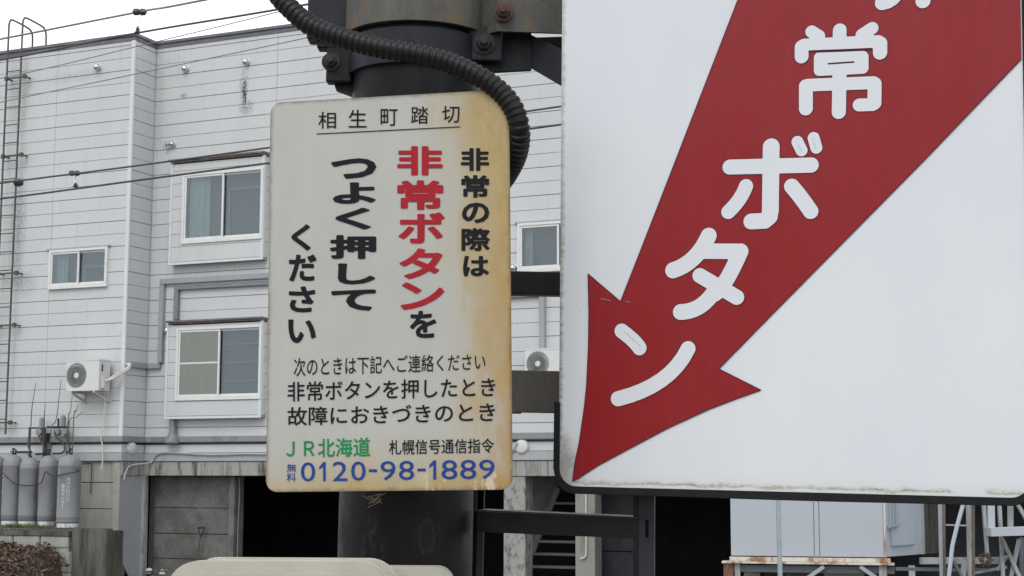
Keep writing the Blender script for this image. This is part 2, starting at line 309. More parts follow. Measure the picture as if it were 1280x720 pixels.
# ------------------------------------------------------------------ mesh building
class MB:
    def __init__(s): s.v = []; s.f = []; s.sm = False
    def add(s, vs, fs):
        n = len(s.v); s.v += [tuple(v) for v in vs]; s.f += [tuple(i + n for i in f) for f in fs]; return s
    def box(s, x0, x1, y0, y1, z0, z1):
        return s.add([(x0, y0, z0), (x1, y0, z0), (x1, y1, z0), (x0, y1, z0), (x0, y0, z1), (x1, y0, z1), (x1, y1, z1), (x0, y1, z1)],
                     [(0, 3, 2, 1), (4, 5, 6, 7), (0, 1, 5, 4), (1, 2, 6, 5), (2, 3, 7, 6), (3, 0, 4, 7)])
    def tube(s, pts, r, n=8, caps=True, up=None):
        pts = [Vector(p) for p in pts]; rs = r if isinstance(r, (list, tuple)) else [r] * len(pts)
        tan = [(pts[min(i + 1, len(pts) - 1)] - pts[max(i - 1, 0)]).normalized() for i in range(len(pts))]
        a = Vector(up) if up else (Vector((0, 0, 1)) if abs(tan[0].z) < .9 else Vector((1, 0, 0)))
        a = (a - tan[0] * a.dot(tan[0])).normalized(); rings = []
        for i, p in enumerate(pts):
            a = (a - tan[i] * a.dot(tan[i])).normalized(); b = tan[i].cross(a)
            rings.append([p + (a * math.cos(2 * math.pi * k / n) + b * math.sin(2 * math.pi * k / n)) * rs[i] for k in range(n)])
        vs = [v for r_ in rings for v in r_]; fs = []
        for i in range(len(pts) - 1):
            for k in range(n): fs.append((i * n + k, i * n + (k + 1) % n, (i + 1) * n + (k + 1) % n, (i + 1) * n + k))
        if caps: fs.append(tuple(range(n - 1, -1, -1))); fs.append(tuple(range((len(pts) - 1) * n, len(pts) * n)))
        return s.add(vs, fs)
    def beam(s, p, q, w, d, side=None):                 # rectangular bar from p to q; w across, d deep
        p, q = Vector(p), Vector(q); t = (q - p).normalized(); a = Vector(side) if side else Vector((0, 1, 0))
        if abs(t.dot(a)) > .95: a = Vector((1, 0, 0))
        a = (a - t * a.dot(t)).normalized(); b = t.cross(a); vs = []
        for c in (p, q):
            for i, j in ((-1, -1), (1, -1), (1, 1), (-1, 1)): vs.append(c + b * (w / 2 * i) + a * (d / 2 * j))
        return s.add(vs, [(0, 1, 2, 3), (7, 6, 5, 4), (0, 4, 5, 1), (1, 5, 6, 2), (2, 6, 7, 3), (3, 7, 4, 0)])
    def prism(s, poly, y0, y1):                         # polygon in x,z pushed along y
        n = len(poly); vs = [(x, y0, z) for x, z in poly] + [(x, y1, z) for x, z in poly]
        fs = [tuple(range(n)), tuple(range(2 * n - 1, n - 1, -1))] + [(i, (i + 1) % n, n + (i + 1) % n, n + i) for i in range(n)]
        return s.add(vs, fs)
    def lathe(s, prof, c=(0, 0, 0), n=20, axis='z'):
        vs = []; fs = []; c = Vector(c)
        for r, h in prof:
            for k in range(n):
                a = 2 * math.pi * k / n; x, y = r * math.cos(a), r * math.sin(a)
                vs.append(c + {'z': Vector((x, y, h)), 'y': Vector((x, h, y)), 'x': Vector((h, x, y))}[axis])
        for i in range(len(prof) - 1):
            for k in range(n): fs.append((i * n + k, i * n + (k + 1) % n, (i + 1) * n + (k + 1) % n, (i + 1) * n + k))
        if prof[0][0] > 1e-6: fs.append(tuple(range(n)))
        if prof[-1][0] > 1e-6: fs.append(tuple(range(len(prof) * n - 1, len(prof) * n - n - 1, -1)))
        return s.add(vs, fs)
    def mesh(s, name, m, bevel=0, smooth=False, seg=1):
        me = bpy.data.meshes.new(name); me.from_pydata(s.v, [], s.f)
        bm = bmesh.new(); bm.from_mesh(me)
        if bevel: bmesh.ops.bevel(bm, geom=bm.edges[:], offset=bevel, segments=seg, affect='EDGES', clamp_overlap=True)
        bmesh.ops.recalc_face_normals(bm, faces=bm.faces[:]); bm.to_mesh(me); bm.free()
        if smooth:
            for p in me.polygons: p.use_smooth = True
            me.set_sharp_from_angle(angle=R_(40))
        me.materials.append(M[m] if isinstance(m, str) else m); return me
    def build(s, name, m, parent=None, label=None, cat=None, bevel=0, smooth=False, kind=None, group=None, seg=1):
        o = bpy.data.objects.new(name, s.mesh(name, m, bevel, smooth, seg)); COL.objects.link(o)
        if parent: o.parent = parent
        return tag(o, label, cat, group, kind)
def tag(o, label=None, cat=None, group=None, kind=None):
    for k, v in (('label', label), ('category', cat), ('group', group), ('kind', kind)):
        if v: o[k] = v
    return o
def root(name, fr, label, cat, group=None):
    o = bpy.data.objects.new(name, None); COL.objects.link(o); o.empty_display_size = .1
    o.matrix_world = fr.mat() if isinstance(fr, Frame) else Matrix.Translation(fr)
    return tag(o, label, cat, group)
def minus(x0, x1, z0, z1, holes):                       # rectangle minus rectangles -> column strips, neighbours with equal spans merged
    xs = sorted({x0, x1} | {h[0] for h in holes if x0 < h[0] < x1} | {h[1] for h in holes if x0 < h[1] < x1})
    out = []
    for a, b in zip(xs, xs[1:]):
        mid = (a + b) / 2; spans = [(z0, z1)]
        for h in holes:
            if h[0] < mid < h[1]:
                new = []
                for s0, s1 in spans:
                    if h[3] <= s0 or h[2] >= s1: new.append((s0, s1)); continue
                    if h[2] > s0: new.append((s0, h[2]))
                    if h[3] < s1: new.append((h[3], s1))
                spans = new
        for s0, s1 in spans:
            if s1 - s0 < .012: continue
            if out and abs(out[-1][1] - a) < 1e-6 and out[-1][2:] == (s0, s1) : out[-1] = (out[-1][0], b, s0, s1)
            else: out.append((a, b, s0, s1))
    return out
def smoothpath(pts, n=6):                               # Catmull-Rom
    P = [Vector(p) for p in pts]; P = [P[0] * 2 - P[1]] + P + [P[-1] * 2 - P[-2]]; out = []
    for i in range(1, len(P) - 2):
        for k in range(n):
            t = k / n; a, b, c, d = P[i - 1], P[i], P[i + 1], P[i + 2]
            out.append(.5 * ((2 * b) + (c - a) * t + (2 * a - 5 * b + 4 * c - d) * t * t + (3 * b - a - 3 * c + d) * t ** 3))
    out.append(P[-2]); return out

# ------------------------------------------------------------------ lettering (flat print)
_tc = bpy.data.curves.new('glyph', 'FONT'); _to = bpy.data.objects.new('glyph', _tc); COL.objects.link(_to)
import numpy as np
def capsules(X, Z, lst):
    GX, GZ = np.meshgrid(X, Z, indexing='ij'); D = np.full(GX.shape, 1e9)
    for (ax, az), (bx_, bz), r in lst:
        dx_, dz_ = bx_ - ax, bz - az; L2 = dx_ * dx_ + dz_ * dz_ + 1e-12
        t_ = np.clip(((GX - ax) * dx_ + (GZ - az) * dz_) / L2, 0, 1); D = np.minimum(D, np.hypot(GX - ax - t_ * dx_, GZ - az - t_ * dz_) - r)
    return D
def march(D, X, Z):                                      # clean flat mesh of the region D < 0
    vs = []; fs = []; idx = {}; nx, nz_ = D.shape
    def vid(key, x, z):
        if key not in idx: idx[key] = len(vs); vs.append((float(x), float(z)))
        return idx[key]
    In = D < 0; full = In[:-1, :-1] & In[1:, :-1] & In[:-1, 1:] & In[1:, 1:]; anyc = In[:-1, :-1] | In[1:, :-1] | In[:-1, 1:] | In[1:, 1:]
    for i in range(nx - 1):
        row = np.nonzero(anyc[i])[0]; skip = -1
        for j in row:
            if j < skip: continue
            if full[i, j]:
                j2 = j
                while j2 < nz_ - 1 and full[i, j2]: j2 += 1
                fs.append([vid(('g', i, j), X[i], Z[j]), vid(('g', i + 1, j), X[i + 1], Z[j]), vid(('g', i + 1, j2), X[i + 1], Z[j2]), vid(('g', i, j2), X[i], Z[j2])]); skip = j2; continue
            cs = [(i, j), (i + 1, j), (i + 1, j + 1), (i, j + 1)]; f_ = []
            for k in range(4):
                (a_, b_), (c_, e_) = cs[k], cs[(k + 1) % 4]; da, db = D[a_, b_], D[c_, e_]
                if da < 0: f_.append(vid(('g', a_, b_), X[a_], Z[b_]))
                if (da < 0) != (db < 0):
                    t_ = da / (da - db); f_.append(vid(('e',) + tuple(sorted(((a_, b_), (c_, e_)))), X[a_] + (X[c_] - X[a_]) * t_, Z[b_] + (Z[e_] - Z[b_]) * t_))
            if len(f_) > 2: fs.append(f_)
    return vs, fs
def raw_glyph(text, res=3):
    _tc.body = text; _tc.size = 1; _tc.fill_mode = 'FRONT'; _tc.resolution_u = res
    bpy.context.view_layer.update()
    dg = bpy.context.evaluated_depsgraph_get(); ev = _to.evaluated_get(dg); me = ev.to_mesh()
    vs = [(v.co.x, v.co.y) for v in me.vertices]; fs = [tuple(p.vertices) for p in me.polygons]; ev.to_mesh_clear()
    return vs, fs
def glyph(text, bold=0.0, res=3, n=66):                  # weight added by a distance field, corners stay clean
    vs, fs = raw_glyph(text, res)
    if bold <= 0: return vs, fs
    A = np.array([[vs[f[0]], vs[f[1]], vs[f[2]]] for f in fs if len(f) == 3])
    cnt = {}
    for f in fs:
        for a, b in zip(f, f[1:] + f[:1]):
            ka = (round(vs[a][0], 5), round(vs[a][1], 5)); kb = (round(vs[b][0], 5), round(vs[b][1], 5)); k = (min(ka, kb), max(ka, kb)); cnt[k] = cnt.get(k, 0) + 1
    E = np.array([k for k, c in cnt.items() if c == 1 and k[0] != k[1]]); mg = bold + .03
    V = np.array(vs); x0, z0 = V.min(0) - mg; x1, z1 = V.max(0) + mg; st = 1.0 / n
    X = np.arange(x0, x1 + st, st); Z = np.arange(z0, z1 + st, st); D = np.full((len(X), len(Z)), 1e9); ins = np.zeros(D.shape, bool)
    for (ax, az), (bx_, bz) in E:                        # only near cells matter
        i0, i1 = np.searchsorted(X, (min(ax, bx_) - mg - st, max(ax, bx_) + mg + st)); j0, j1 = np.searchsorted(Z, (min(az, bz) - mg - st, max(az, bz) + mg + st))
        GX, GZ = np.meshgrid(X[i0:i1], Z[j0:j1], indexing='ij'); dx_, dz_ = bx_ - ax, bz - az; L2 = dx_ * dx_ + dz_ * dz_ + 1e-12
        t_ = np.clip(((GX - ax) * dx_ + (GZ - az) * dz_) / L2, 0, 1); D[i0:i1, j0:j1] = np.minimum(D[i0:i1, j0:j1], np.hypot(GX - ax - t_ * dx_, GZ - az - t_ * dz_))
    for (ax, az), (bx_, bz), (cx_, cz_) in A:
        i0, i1 = np.searchsorted(X, (min(ax, bx_, cx_) - 1e-6, max(ax, bx_, cx_) + 1e-6)); j0, j1 = np.searchsorted(Z, (min(az, bz, cz_) - 1e-6, max(az, bz, cz_) + 1e-6))
        GX, GZ = np.meshgrid(X[i0:i1], Z[j0:j1], indexing='ij')
        s1 = (bx_ - ax) * (GZ - az) - (bz - az) * (GX - ax); s2 = (cx_ - bx_) * (GZ - bz) - (cz_ - bz) * (GX - bx_); s3 = (ax - cx_) * (GZ - cz_) - (az - cz_) * (GX - cx_)
        ins[i0:i1, j0:j1] |= ((s1 >= -1e-9) & (s2 >= -1e-9) & (s3 >= -1e-9)) | ((s1 <= 1e-9) & (s2 <= 1e-9) & (s3 <= 1e-9))
    D = np.minimum(D, .5); D = np.where(ins, -D, D) - bold
    return march(D, X, Z)
ONE = ([(1, 0), (.60, 0), (.60, .76), (.0, .60), (0, .75), (.66, 1), (1, 1)], [(0, 6, 5, 2, 1), (5, 4, 3, 2)])
def letter(mb, text, quad, y, bold=0.0, pad=0):        # quad: TL, TR, BR, BL in local x,z ; glyph bounding box is stretched onto it
    vs, fs = ONE if text == '1' else glyph(text, bold)
    x0 = min(v[0] for v in vs); x1 = max(v[0] for v in vs); z0 = min(v[1] for v in vs); z1 = max(v[1] for v in vs)
    TL, TR, BR, BL = [Vector((a, b)) for a, b in quad]; out = []
    for x, z in vs:
        a = (x - x0) / (x1 - x0); b = (z - z0) / (z1 - z0)
        p = (BL * (1 - a) + BR * a) * (1 - b) + (TL * (1 - a) + TR * a) * b
        out.append((p.x, y, p.y))
    mb.add(out, fs)
# =================================================================== STRUCTURE
gz = -0.35
mb = MB()
NX = 24
for i in range(NX):
    x0 = -300 + i * 25; x1 = x0 + 25
    for y0, z0, y1, z1 in ((-300, 0, 6, 0), (6, 0, 14, -.15), (14, -.15, 22, gz), (22, gz, 60, gz), (60, gz, 600, gz)):
        mb.add([(x0, y0, z0), (x1, y0, z0), (x1, y1, z1), (x0, y1, z1)], [(0, 1, 2, 3)])
mb.build('ground', 'ground', kind='structure')

# ------------------------------------------------------------------ the sided building
bld = root('building', BF, 'two storey white sided building with a flat roof over dark open garages', 'building')
ROOF = 9.40; SILL0 = 1.915; BAR = 2.30; PIT = 0.2258; J0 = 2.5007
UL, UR = -4.6, 15.0; DB = 9.0
w0 = (*BF.hit(63, 361, -.03), *BF.hit(134, 312, -.03)); w0 = (w0[0], w0[2], w0[1] + .01, w0[3] + .02)
bayA = (.53, 2.47, 5.36, 7.17); bayB = (.54, 2.50, 2.66, 4.30)
BT = BDEP - .17                                         # bay fronts stand proud of the recessed wall
w3 = (7.21, 8.55, 4.90, 5.66)
# backing walls behind the boards, with window openings
mb = MB()
for a, b, c, d in minus(UL, 0, SILL0, ROOF, [w0]): mb.box(a, b, .004, .16, c, d)
for a, b, c, d in minus(-.03, UR, SILL0, ROOF, [w3]): mb.box(a, b, BDEP + .004, BDEP + .16, c, d)
mb.box(-.16, -.004, .16, BDEP + .004, SILL0, ROOF)
mb.build('wall', 'back', bld)
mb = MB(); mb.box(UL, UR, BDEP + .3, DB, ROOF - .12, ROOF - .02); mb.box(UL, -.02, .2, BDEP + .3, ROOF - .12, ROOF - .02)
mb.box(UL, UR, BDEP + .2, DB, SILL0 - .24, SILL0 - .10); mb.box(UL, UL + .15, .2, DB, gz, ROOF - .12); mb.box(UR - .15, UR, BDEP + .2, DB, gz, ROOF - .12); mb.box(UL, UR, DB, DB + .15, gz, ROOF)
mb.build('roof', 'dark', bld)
# siding boards, one object each
def board(segs, depth0, gap, side=False):
    mb = MB()
    for a, b, c, d in segs:
        if side: mb.box(0, .016, a, b, c + gap, d)
        else: mb.box(a, b, depth0 - .016, depth0, c + gap, d)
    mb.build('siding_board', 'siding', bld, bevel=.0025)
def runs(segs):                                          # groups of touching segments = one board each
    out = []
    for s in segs:
        if out and abs(out[-1][-1][1] - s[0]) < 1e-6: out[-1].append(s)
        elif out and any(abs(q[0] - s[0]) < 1e-6 for q in out[-1]): out[-1].append(s)
        else: out.append([s])
    return out
for k in range(-1, 31):
    z0 = J0 + k * PIT; z1 = z0 + PIT
    if z1 > ROOF - .02: z1 = ROOF - .02
    if z1 - z0 < .03: continue
    gap = .011 if k % 2 == 0 else .006
    for a, b in ((UL, -3.4), (-3.4, -1.69), (-1.685, -.045)):
        for g in runs(minus(a, b, z0, z1, [w0])): board(g, 0, gap)
    board([(.0, BDEP - .018, z0, z1)], 0, gap, True)
    for a, b in ((.02, 2.595), (2.60, 5.62), (5.625, 8.65), (8.655, 11.6), (11.605, UR)):
        if a > 8.6 and k % 2: continue
        for g in runs(minus(a, b, z0, z1 + (PIT if a > 8.6 else 0), [bayA, bayB, w3])): board(g, BDEP, gap)
# bottom board below the rail, sill bands
mb = MB(); mb.box(UL, .016, -.016, .0, 2.07, 2.24); mb.build('siding_board', 'siding', bld, bevel=.003)
mb = MB(); mb.box(.0, .016, .002, BDEP - .018, 2.07, 2.24); mb.build('siding_board', 'siding', bld, bevel=.003)
mb = MB(); mb.box(.02, UR, BDEP - .016, BDEP, 2.07, 2.24); mb.build('siding_board', 'siding', bld, bevel=.003)
mb = MB(); mb.box(UL, .045, -.045, .0, 1.925, 2.062); mb.box(.0, .045, .002, BDEP - .047, 1.925, 2.062); mb.box(.0, UR, BDEP - .045, BDEP, 1.925, 2.062)
mb.build('sill_band', 'sill', bld, bevel=.004)
# dark grey drip rail running all along
mb = MB(); mb.box(UL, .085, -.085, -.017, BAR - .055, BAR + .05); mb.box(.017, .085, -.015, BDEP - .087, BAR - .055, BAR + .05); mb.box(.017, UR, BDEP - .085, BDEP - .017, BAR - .055, BAR + .05)
mb.build('drip_rail', 'bar', bld, bevel=.012, seg=2)
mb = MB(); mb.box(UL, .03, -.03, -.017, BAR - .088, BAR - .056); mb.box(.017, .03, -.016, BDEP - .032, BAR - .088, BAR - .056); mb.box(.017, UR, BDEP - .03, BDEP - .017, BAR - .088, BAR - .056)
mb.build('shadow_strip', 'blackrub', bld)  # near-black strip standing in for the shadow line under the rail
# corner posts
MB().box(-.05, .028, -.028, .012, SILL0 + .33, ROOF - .03).build('corner_trim', 'trim', bld, bevel=.004)
MB().box(.017, .03, BDEP - .03, BDEP - .017, SILL0 + .33, ROOF - .03).build('inner_corner_trim', 'sill', bld)
# roof fascia: two steps of dark metal
for nm, o0, z0, z1 in (('fascia', .03, ROOF - .045, ROOF + .03), ('roof_edge_cap', .055, ROOF + .03, ROOF + .085)):
    mb = MB(); mb.box(UL, o0, -o0, .15, z0, z1); mb.box(-.1, o0, .15, BDEP - o0, z0, z1); mb.box(-.1, UR, BDEP - o0, BDEP + .2, z0 + .001, z1 - .001)
    mb.build(nm, 'fascia', bld, bevel=.004)

# ---- windows
def ring(mb, x0, x1, z0, z1, w, y0, y1, wb=None):
    wb = wb or w
    mb.box(x0, x0 + w, y0, y1, z0, z1); mb.box(x1 - w, x1, y0, y1, z0, z1)
    mb.box(x0 + w, x1 - w, y0 + .001, y1, z1 - w, z1); mb.box(x0 + w, x1 - w, y0 + .001, y1, z0, z0 + wb); return mb
def sliding_window(par, x0, x1, z0, z1, y, left='glass', midbar=False, curtain=None, depth=.14, sash_first=True):
    fr = ring(MB(), x0, x1, z0, z1, .045, y - .045, y + .05, .07).build('window_frame', 'alu', par, bevel=.003)
    xm = (x0 + x1) / 2; a0, a1, b0, b1 = x0 + .045, xm + .025, xm - .025, x1 - .045
    za, zb = z0 + .07, z1 - .045
    own = fr if par is bld else par
    for s0, s1, yy, lf in ((a0, a1, y - .02, True), (b0, b1, y + .015, False)):
        sa = ring(MB(), s0, s1, za, zb, .035, yy - .012, yy + .014)
        if midbar and lf: sa.box(s0 + .035, s1 - .035, yy - .010, yy + .01, (za + zb) / 2 - .015, (za + zb) / 2 + .015)
        sa.build('window_sash', 'alu', own, bevel=.002)
        MB().box(s0 + .034, s1 - .034, yy - .003, yy + .003, za + .034, zb - .034).build('pane', 'glass', own)
        if lf and left == 'screen':
            MB().box(s0 + .034, s1 - .034, yy - .009, yy - .007, za + .034, zb - .034).build('insect_screen', 'screen', own)
    if curtain:
        c0, c1, mat_ = curtain; mb = MB(); n = 14; vs = []
        for i in range(n + 1):
            x = c0 + (c1 - c0) * i / n; yy = y + .085 + .015 * math.sin(i * 2.4)
            vs += [(x, yy, z0 + .06), (x, yy, z1 - .04)]
        mb.add(vs, [(2 * i, 2 * i + 2, 2 * i + 3, 2 * i + 1) for i in range(n)]).build('curtain', mat_, own)
    if midbar:
        for zz in (.25, .5, .75): z_ = z0 + (z1 - z0) * zz; MB().box(xm + .05, x1 - .06, y + .07, y + .08, z_, z_ + .02).build('reflection_bar', 'ductdark', own)  # added bars imitating the horizontal lines reflected in the right pane
    else: MB().box(xm + .06, xm + .10, y + .07, y + .09, z0 + .08, z1 - .3).build('inner_frame', 'ductdark', own); MB().box(xm + .10, x1 - .12, y + .071, y + .089, z1 - .34, z1 - .3).build('inner_frame', 'ductdark', own)
    # dim room corner behind the glass
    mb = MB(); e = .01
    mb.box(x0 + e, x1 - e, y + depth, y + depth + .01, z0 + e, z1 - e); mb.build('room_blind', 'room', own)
    return fr
def bay(x0, x1, z0, z1, win, hood, **kw):
    y0 = BT; g = .02
    b = MB(); wx0, wx1, wz0, wz1 = win
    for a, c, d, e in minus(x0 + .01, x1 - .01, z0 + .02, z1 - .02, [win]): b.box(a, c, y0 + .017, y0 + .03, d, e)
    b.box(x0 + .01, x0 + .03, y0 + .03, BDEP - .02, z0 + .02, z1 - .02); b.box(x1 - .03, x1 - .01, y0 + .03, BDEP - .02, z0 + .02, z1 - .02)
    b.box(x0 + .03, x1 - .03, y0 + .03, BDEP - .02, z1 - .04, z1 - .02); b.box(x0, x1, y0 - .004, BDEP - .02, z0, z0 + .02)
    bo = b.build('window_bay', 'back', bld)
    kk = [J0 + k * PIT for k in range(-2, 32)]; zs = [z0 + .035] + [z for z in kk if z0 + .1 < z < z1 - .08] + [z1 - .02]
    for i, (a, c) in enumerate(zip(zs, zs[1:])):
        for gset in runs(minus(x0 + .042, x1 - .042, a + .006, c, [win])):
            mb = MB()
            for q in gset: mb.box(q[0], q[1], y0, y0 + .016, q[2], q[3])
            mb.build('siding_board', 'siding', bo, bevel=.002)
        mb = MB(); mb.box(x1 - .010, x1 + .004, y0 + .045, BDEP - .02, a + .006, c); mb.build('siding_board', 'siding', bo)
    t_ = MB(); t_.box(x0 - .004, x0 + .04, y0 - .008, y0 + .03, z0 + .02, z1); t_.box(x1 - .04, x1 + .012, y0 - .008, y0 + .04, z0 + .02, z1)
    t_.box(x0 - .004, x1 + .012, y0 - .010, y0 + .02, z0 - .012, z0 + .032); t_.build('corner_trim', 'trim', bo, bevel=.003)
    h = MB(); h.box(x0 - hood[0], x1 + .02, y0 - .07, BDEP - .02, z1 + .028, z1 + .062); h.box(x0 - hood[0] + .05, x1 + .01, y0 - .04, BDEP - .02, z1, z1 + .027)
    h.build('rain_hood', 'brownhood', bo, bevel=.004)
    sliding_window(bo, wx0, wx1, wz0, wz1, y0 + .02, **kw)
    return bo
uA = BF.hit(227, 302, BT)[0], BF.hit(328, 297, BT)[0]
zA = BF.hit(277, 302, BT)[1], BF.hit(277, 213.5, BT)[1]
bay(*bayA, (uA[0], uA[1], zA[0], zA[1]), (.04,), curtain=(uA[0] + .08, uA[0] + .5, 'curtain'))
uB = BF.hit(219, 499, BT)[0], BF.hit(326, 497, BT)[0]
zB = BF.hit(272, 500, BT)[1], BF.hit(272, 408, BT)[1]
bay(*bayB, (uB[0], uB[1], zB[0], zB[1]), (.0,), left='screen', midbar=True)
sliding_window(bld, w0[0] - .03, w0[1] + .03, w0[2] - .03, w0[3] + .03, -.03, curtain=(w0[0] + .06, w0[0] + .30, 'curtain'), depth=.18)
MB().box(w0[0] - .10, w0[1] + .07, -.06, -.017, w0[3] + .035, w0[3] + .065).build('window_drip_cap', 'sill', bld, bevel=.003)
sliding_window(bld, w3[0] - .02, w3[1] + .02, w3[2] - .02, w3[3] + .02, BDEP - .03, curtain=(w3[0] + .06, w3[0] + .2, 'curtain'), depth=.18)
MB().box(w3[0] - .07, w3[1] + .07, BDEP - .06, BDEP - .017, w3[3] + .025, w3[3] + .05).build('window_drip_cap', 'sill', bld, bevel=.003)

# ---- ducts and pipes fixed to the wall
zd = BF.hit_side(158, 455, .05)[1]; zt = BF.hit(260, 349, BDEP - .05)[1]; ud = BF.hit(202, 400, BDEP - .05)[0]
mb = MB(); w = .065; yb = BDEP - .017
mb.box(.017, .082, .10, BDEP - .10, zd - .05, zd + .05); mb.box(.017, ud, yb - .065, yb, zd - .051, zd + .049)
mb.box(ud - .051, ud + .049, yb - .066, yb - .001, zd + .052, zt - .052); mb.box(ud - .052, 4.8, yb - .065, yb, zt - .05, zt + .05)
mb.build('duct_cover', 'duct', bld, bevel=.01, seg=2)
u2 = BF.hit(221, 380, BDEP - .05)[0]; z2t = zt - .135; z2b = bayB[3] + .09
mb = MB(); mb.box(u2 - .045, u2 + .045, yb - .075, yb - .002, z2b, z2t - .03); mb.box(u2 - .046, 4.6, yb - .070, yb, z2t - .03, z2t + .03)
mb.build('dark_duct', 'ductdark', bld, bevel=.008)
ua = BF.hit(678, 400, BDEP - .05)[0]; z3 = BF.hit(678, 367, BDEP - .05)[1]; z4 = BF.hit(678, 436, BDEP - .05)[1]
MB().box(5.0, ua - .052, yb - .065, yb - .004, z3 - .05, z3 + .02).build('dark_duct', 'ductdark', bld, bevel=.008)
MB().box(ua - .05, ua + .05, yb - .065, yb - .004, z4, z3 + .03).build('duct_cover', 'duct', bld, bevel=.01, seg=2)
# downpipe with a flared foot under the lower bay
up = BF.hit(215, 535, BDEP - .08)[0]
mb = MB(); mb.lathe([(.055, BAR + .25), (.06, BAR + .12), (.11, BAR + .03), (.14, BAR - .02), (.14, BAR - .06), (.06, BAR - .09)], (up + .03, BDEP - .10, 0), 14)
mb.lathe([(.05, bayB[2]), (.05, BAR + .2)], (up + .03, BDEP - .10, 0), 12); mb.build('downpipe', 'ductdark', bld, smooth=True)
# vents: domed stainless hoods
def hood(px, py, t0=BDEP, r=.062, elbow=False):
    u, z = BF.hit(px, py, t0 - .06)
    mb = MB(); y = t0 - .016
    mb.lathe([(r * 1.12, y), (r * 1.12, y - .012), (r * .98, y - .014), (r, y - .045), (r * .86, y - .078), (r * .55, y - .098), (r * .2, y - .108), (.001, y - .11)], (u, 0, z), 18, 'y')
    if elbow: mb.tube([(u - .04, y - .07, z), (u - .10, y - .08, z), (u - .125, y - .08, z - .03), (u - .125, y - .08, z - .06)], .03, 10)
    mb.build('vent_hood', 'chrome', bld, smooth=True)
hood(121, 84, 0); hood(231, 86); hood(307, 77.5); hood(215, 180, elbow=True, r=.055); hood(209, 413.5, r=.07); hood(641, 335)
# round cream caps
yv, zv = BF.hit_side(165.5, 560, .06)
MB().lathe([(.115, .017), (.115, .04), (.10, .07), (.06, .085), (.001, .088)], (0, yv, zv), 20, 'x').build('vent_cap', 'acwhite', bld, smooth=True)
uv, zv = BF.hit(652, 558, BDEP - .06)
MB().lathe([(.115, BDEP - .017), (.115, BDEP - .05), (.10, BDEP - .08), (.06, BDEP - .09), (.001, BDEP - .095)], (uv, 0, zv), 20, 'y').build('vent_cap', 'acwhite', bld, smooth=True)
# thin cable draped along the sill
pts = [BF.hit(x, y, BDEP - .09) for x, y in ((187, 578), (196, 568), (205, 566), (225, 566.5), (248, 568), (270, 568.5), (300, 567.5), (332, 567.5))]
P = [(.06, .02, BF.hit_side(147, 600, .06)[1]), (.06, .06, BF.hit_side(150, 591, .06)[1]), (.06, .2, BF.hit_side(163, 582, .06)[1])] + [(p[0], BDEP - .07, p[1]) for p in pts]
P += [(3.5, BDEP - .07, P[-1][2] + .01), (6.2, BDEP - .07, P[-1][2] - .02), (uv - .25, BDEP - .07, zv - .1), (uv - .05, BDEP - .1, zv + .05)]
MB().tube(smoothpath(P), .016, 6).build('wall_cable', 'sill', bld, smooth=True)

# ---- ground storey: block wall on the left, lintel, garage openings
zr = [1.915, 1.55, 1.10, .655, .21, gz]
MB().box(UL, -.02, .06, .22, gz, 1.915).build('mortar_wall', 'mortar', bld)
for i, (a, b) in enumerate(zip(zr[1:], zr)):
    for u0, u1 in ((UL, -2.6), (-2.594, -1.5), (-1.494, -.20), (-.19, -.012)):
        MB().box(u0, u1, .015 if u1 < -.1 else .0, .07, a + .008, b - .004).build('concrete_block', 'block', bld, bevel=.006)
MB().box(-.13, .004, -.02, .0, gz, 1.90).build('door_post', 'block', bld, bevel=.004)
LZ = 1.675
mb = MB(); mb.box(.0, UR, BDEP - .02, BDEP + .25, LZ, SILL0); mb.box(-.02, .025, .0, BDEP - .022, LZ, SILL0); mb.build('lintel', 'streaked', bld, bevel=.006)
# grey side panel of the first opening, its lower corner cut off
pl = [BF.hit_side(x, y, .0) for x, y in ((147.5, 590), (186, 590), (183, 725), (162, 722), (147, 693))]
mb = MB(); n = len(pl)
pl = [(max(a_, .006), b_) for a_, b_ in pl]
mb.add([(.0, p[0], p[1]) for p in pl] + [(-.03, p[0], p[1]) for p in pl], [tuple(range(n)), tuple(range(2 * n - 1, n - 1, -1))] + [(i, (i + 1) % n, n + (i + 1) % n, n + i) for i in range(n)])
mb.build('side_panel', 'panel', bld)
MB().box(.0, .07, BDEP - .04, BDEP + .03, gz, LZ - .002).build('door_post', 'greysteel', bld, bevel=.004)
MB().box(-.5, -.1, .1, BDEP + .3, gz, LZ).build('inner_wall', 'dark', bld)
# recessed block wall
GB = BDEP + .32
g0, g1 = .02, BF.hit(289, 650, GB)[0]
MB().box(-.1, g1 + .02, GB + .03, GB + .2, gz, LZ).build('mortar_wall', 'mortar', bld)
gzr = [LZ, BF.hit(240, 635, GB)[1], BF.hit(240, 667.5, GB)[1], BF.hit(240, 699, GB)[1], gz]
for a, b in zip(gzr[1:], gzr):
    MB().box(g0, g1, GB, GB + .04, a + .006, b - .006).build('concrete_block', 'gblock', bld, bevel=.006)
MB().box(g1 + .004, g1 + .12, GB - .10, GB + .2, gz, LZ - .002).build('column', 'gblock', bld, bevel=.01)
MB().tube(smoothpath([(g1 + .16, GB - .02, LZ - .02), (g1 + .17, GB - .02, 1.3), (g1 + .155, GB - .02, .8), (g1 + .16, GB - .02, gz + .02)]), .012, 6).build('cable', 'ductdark', bld)
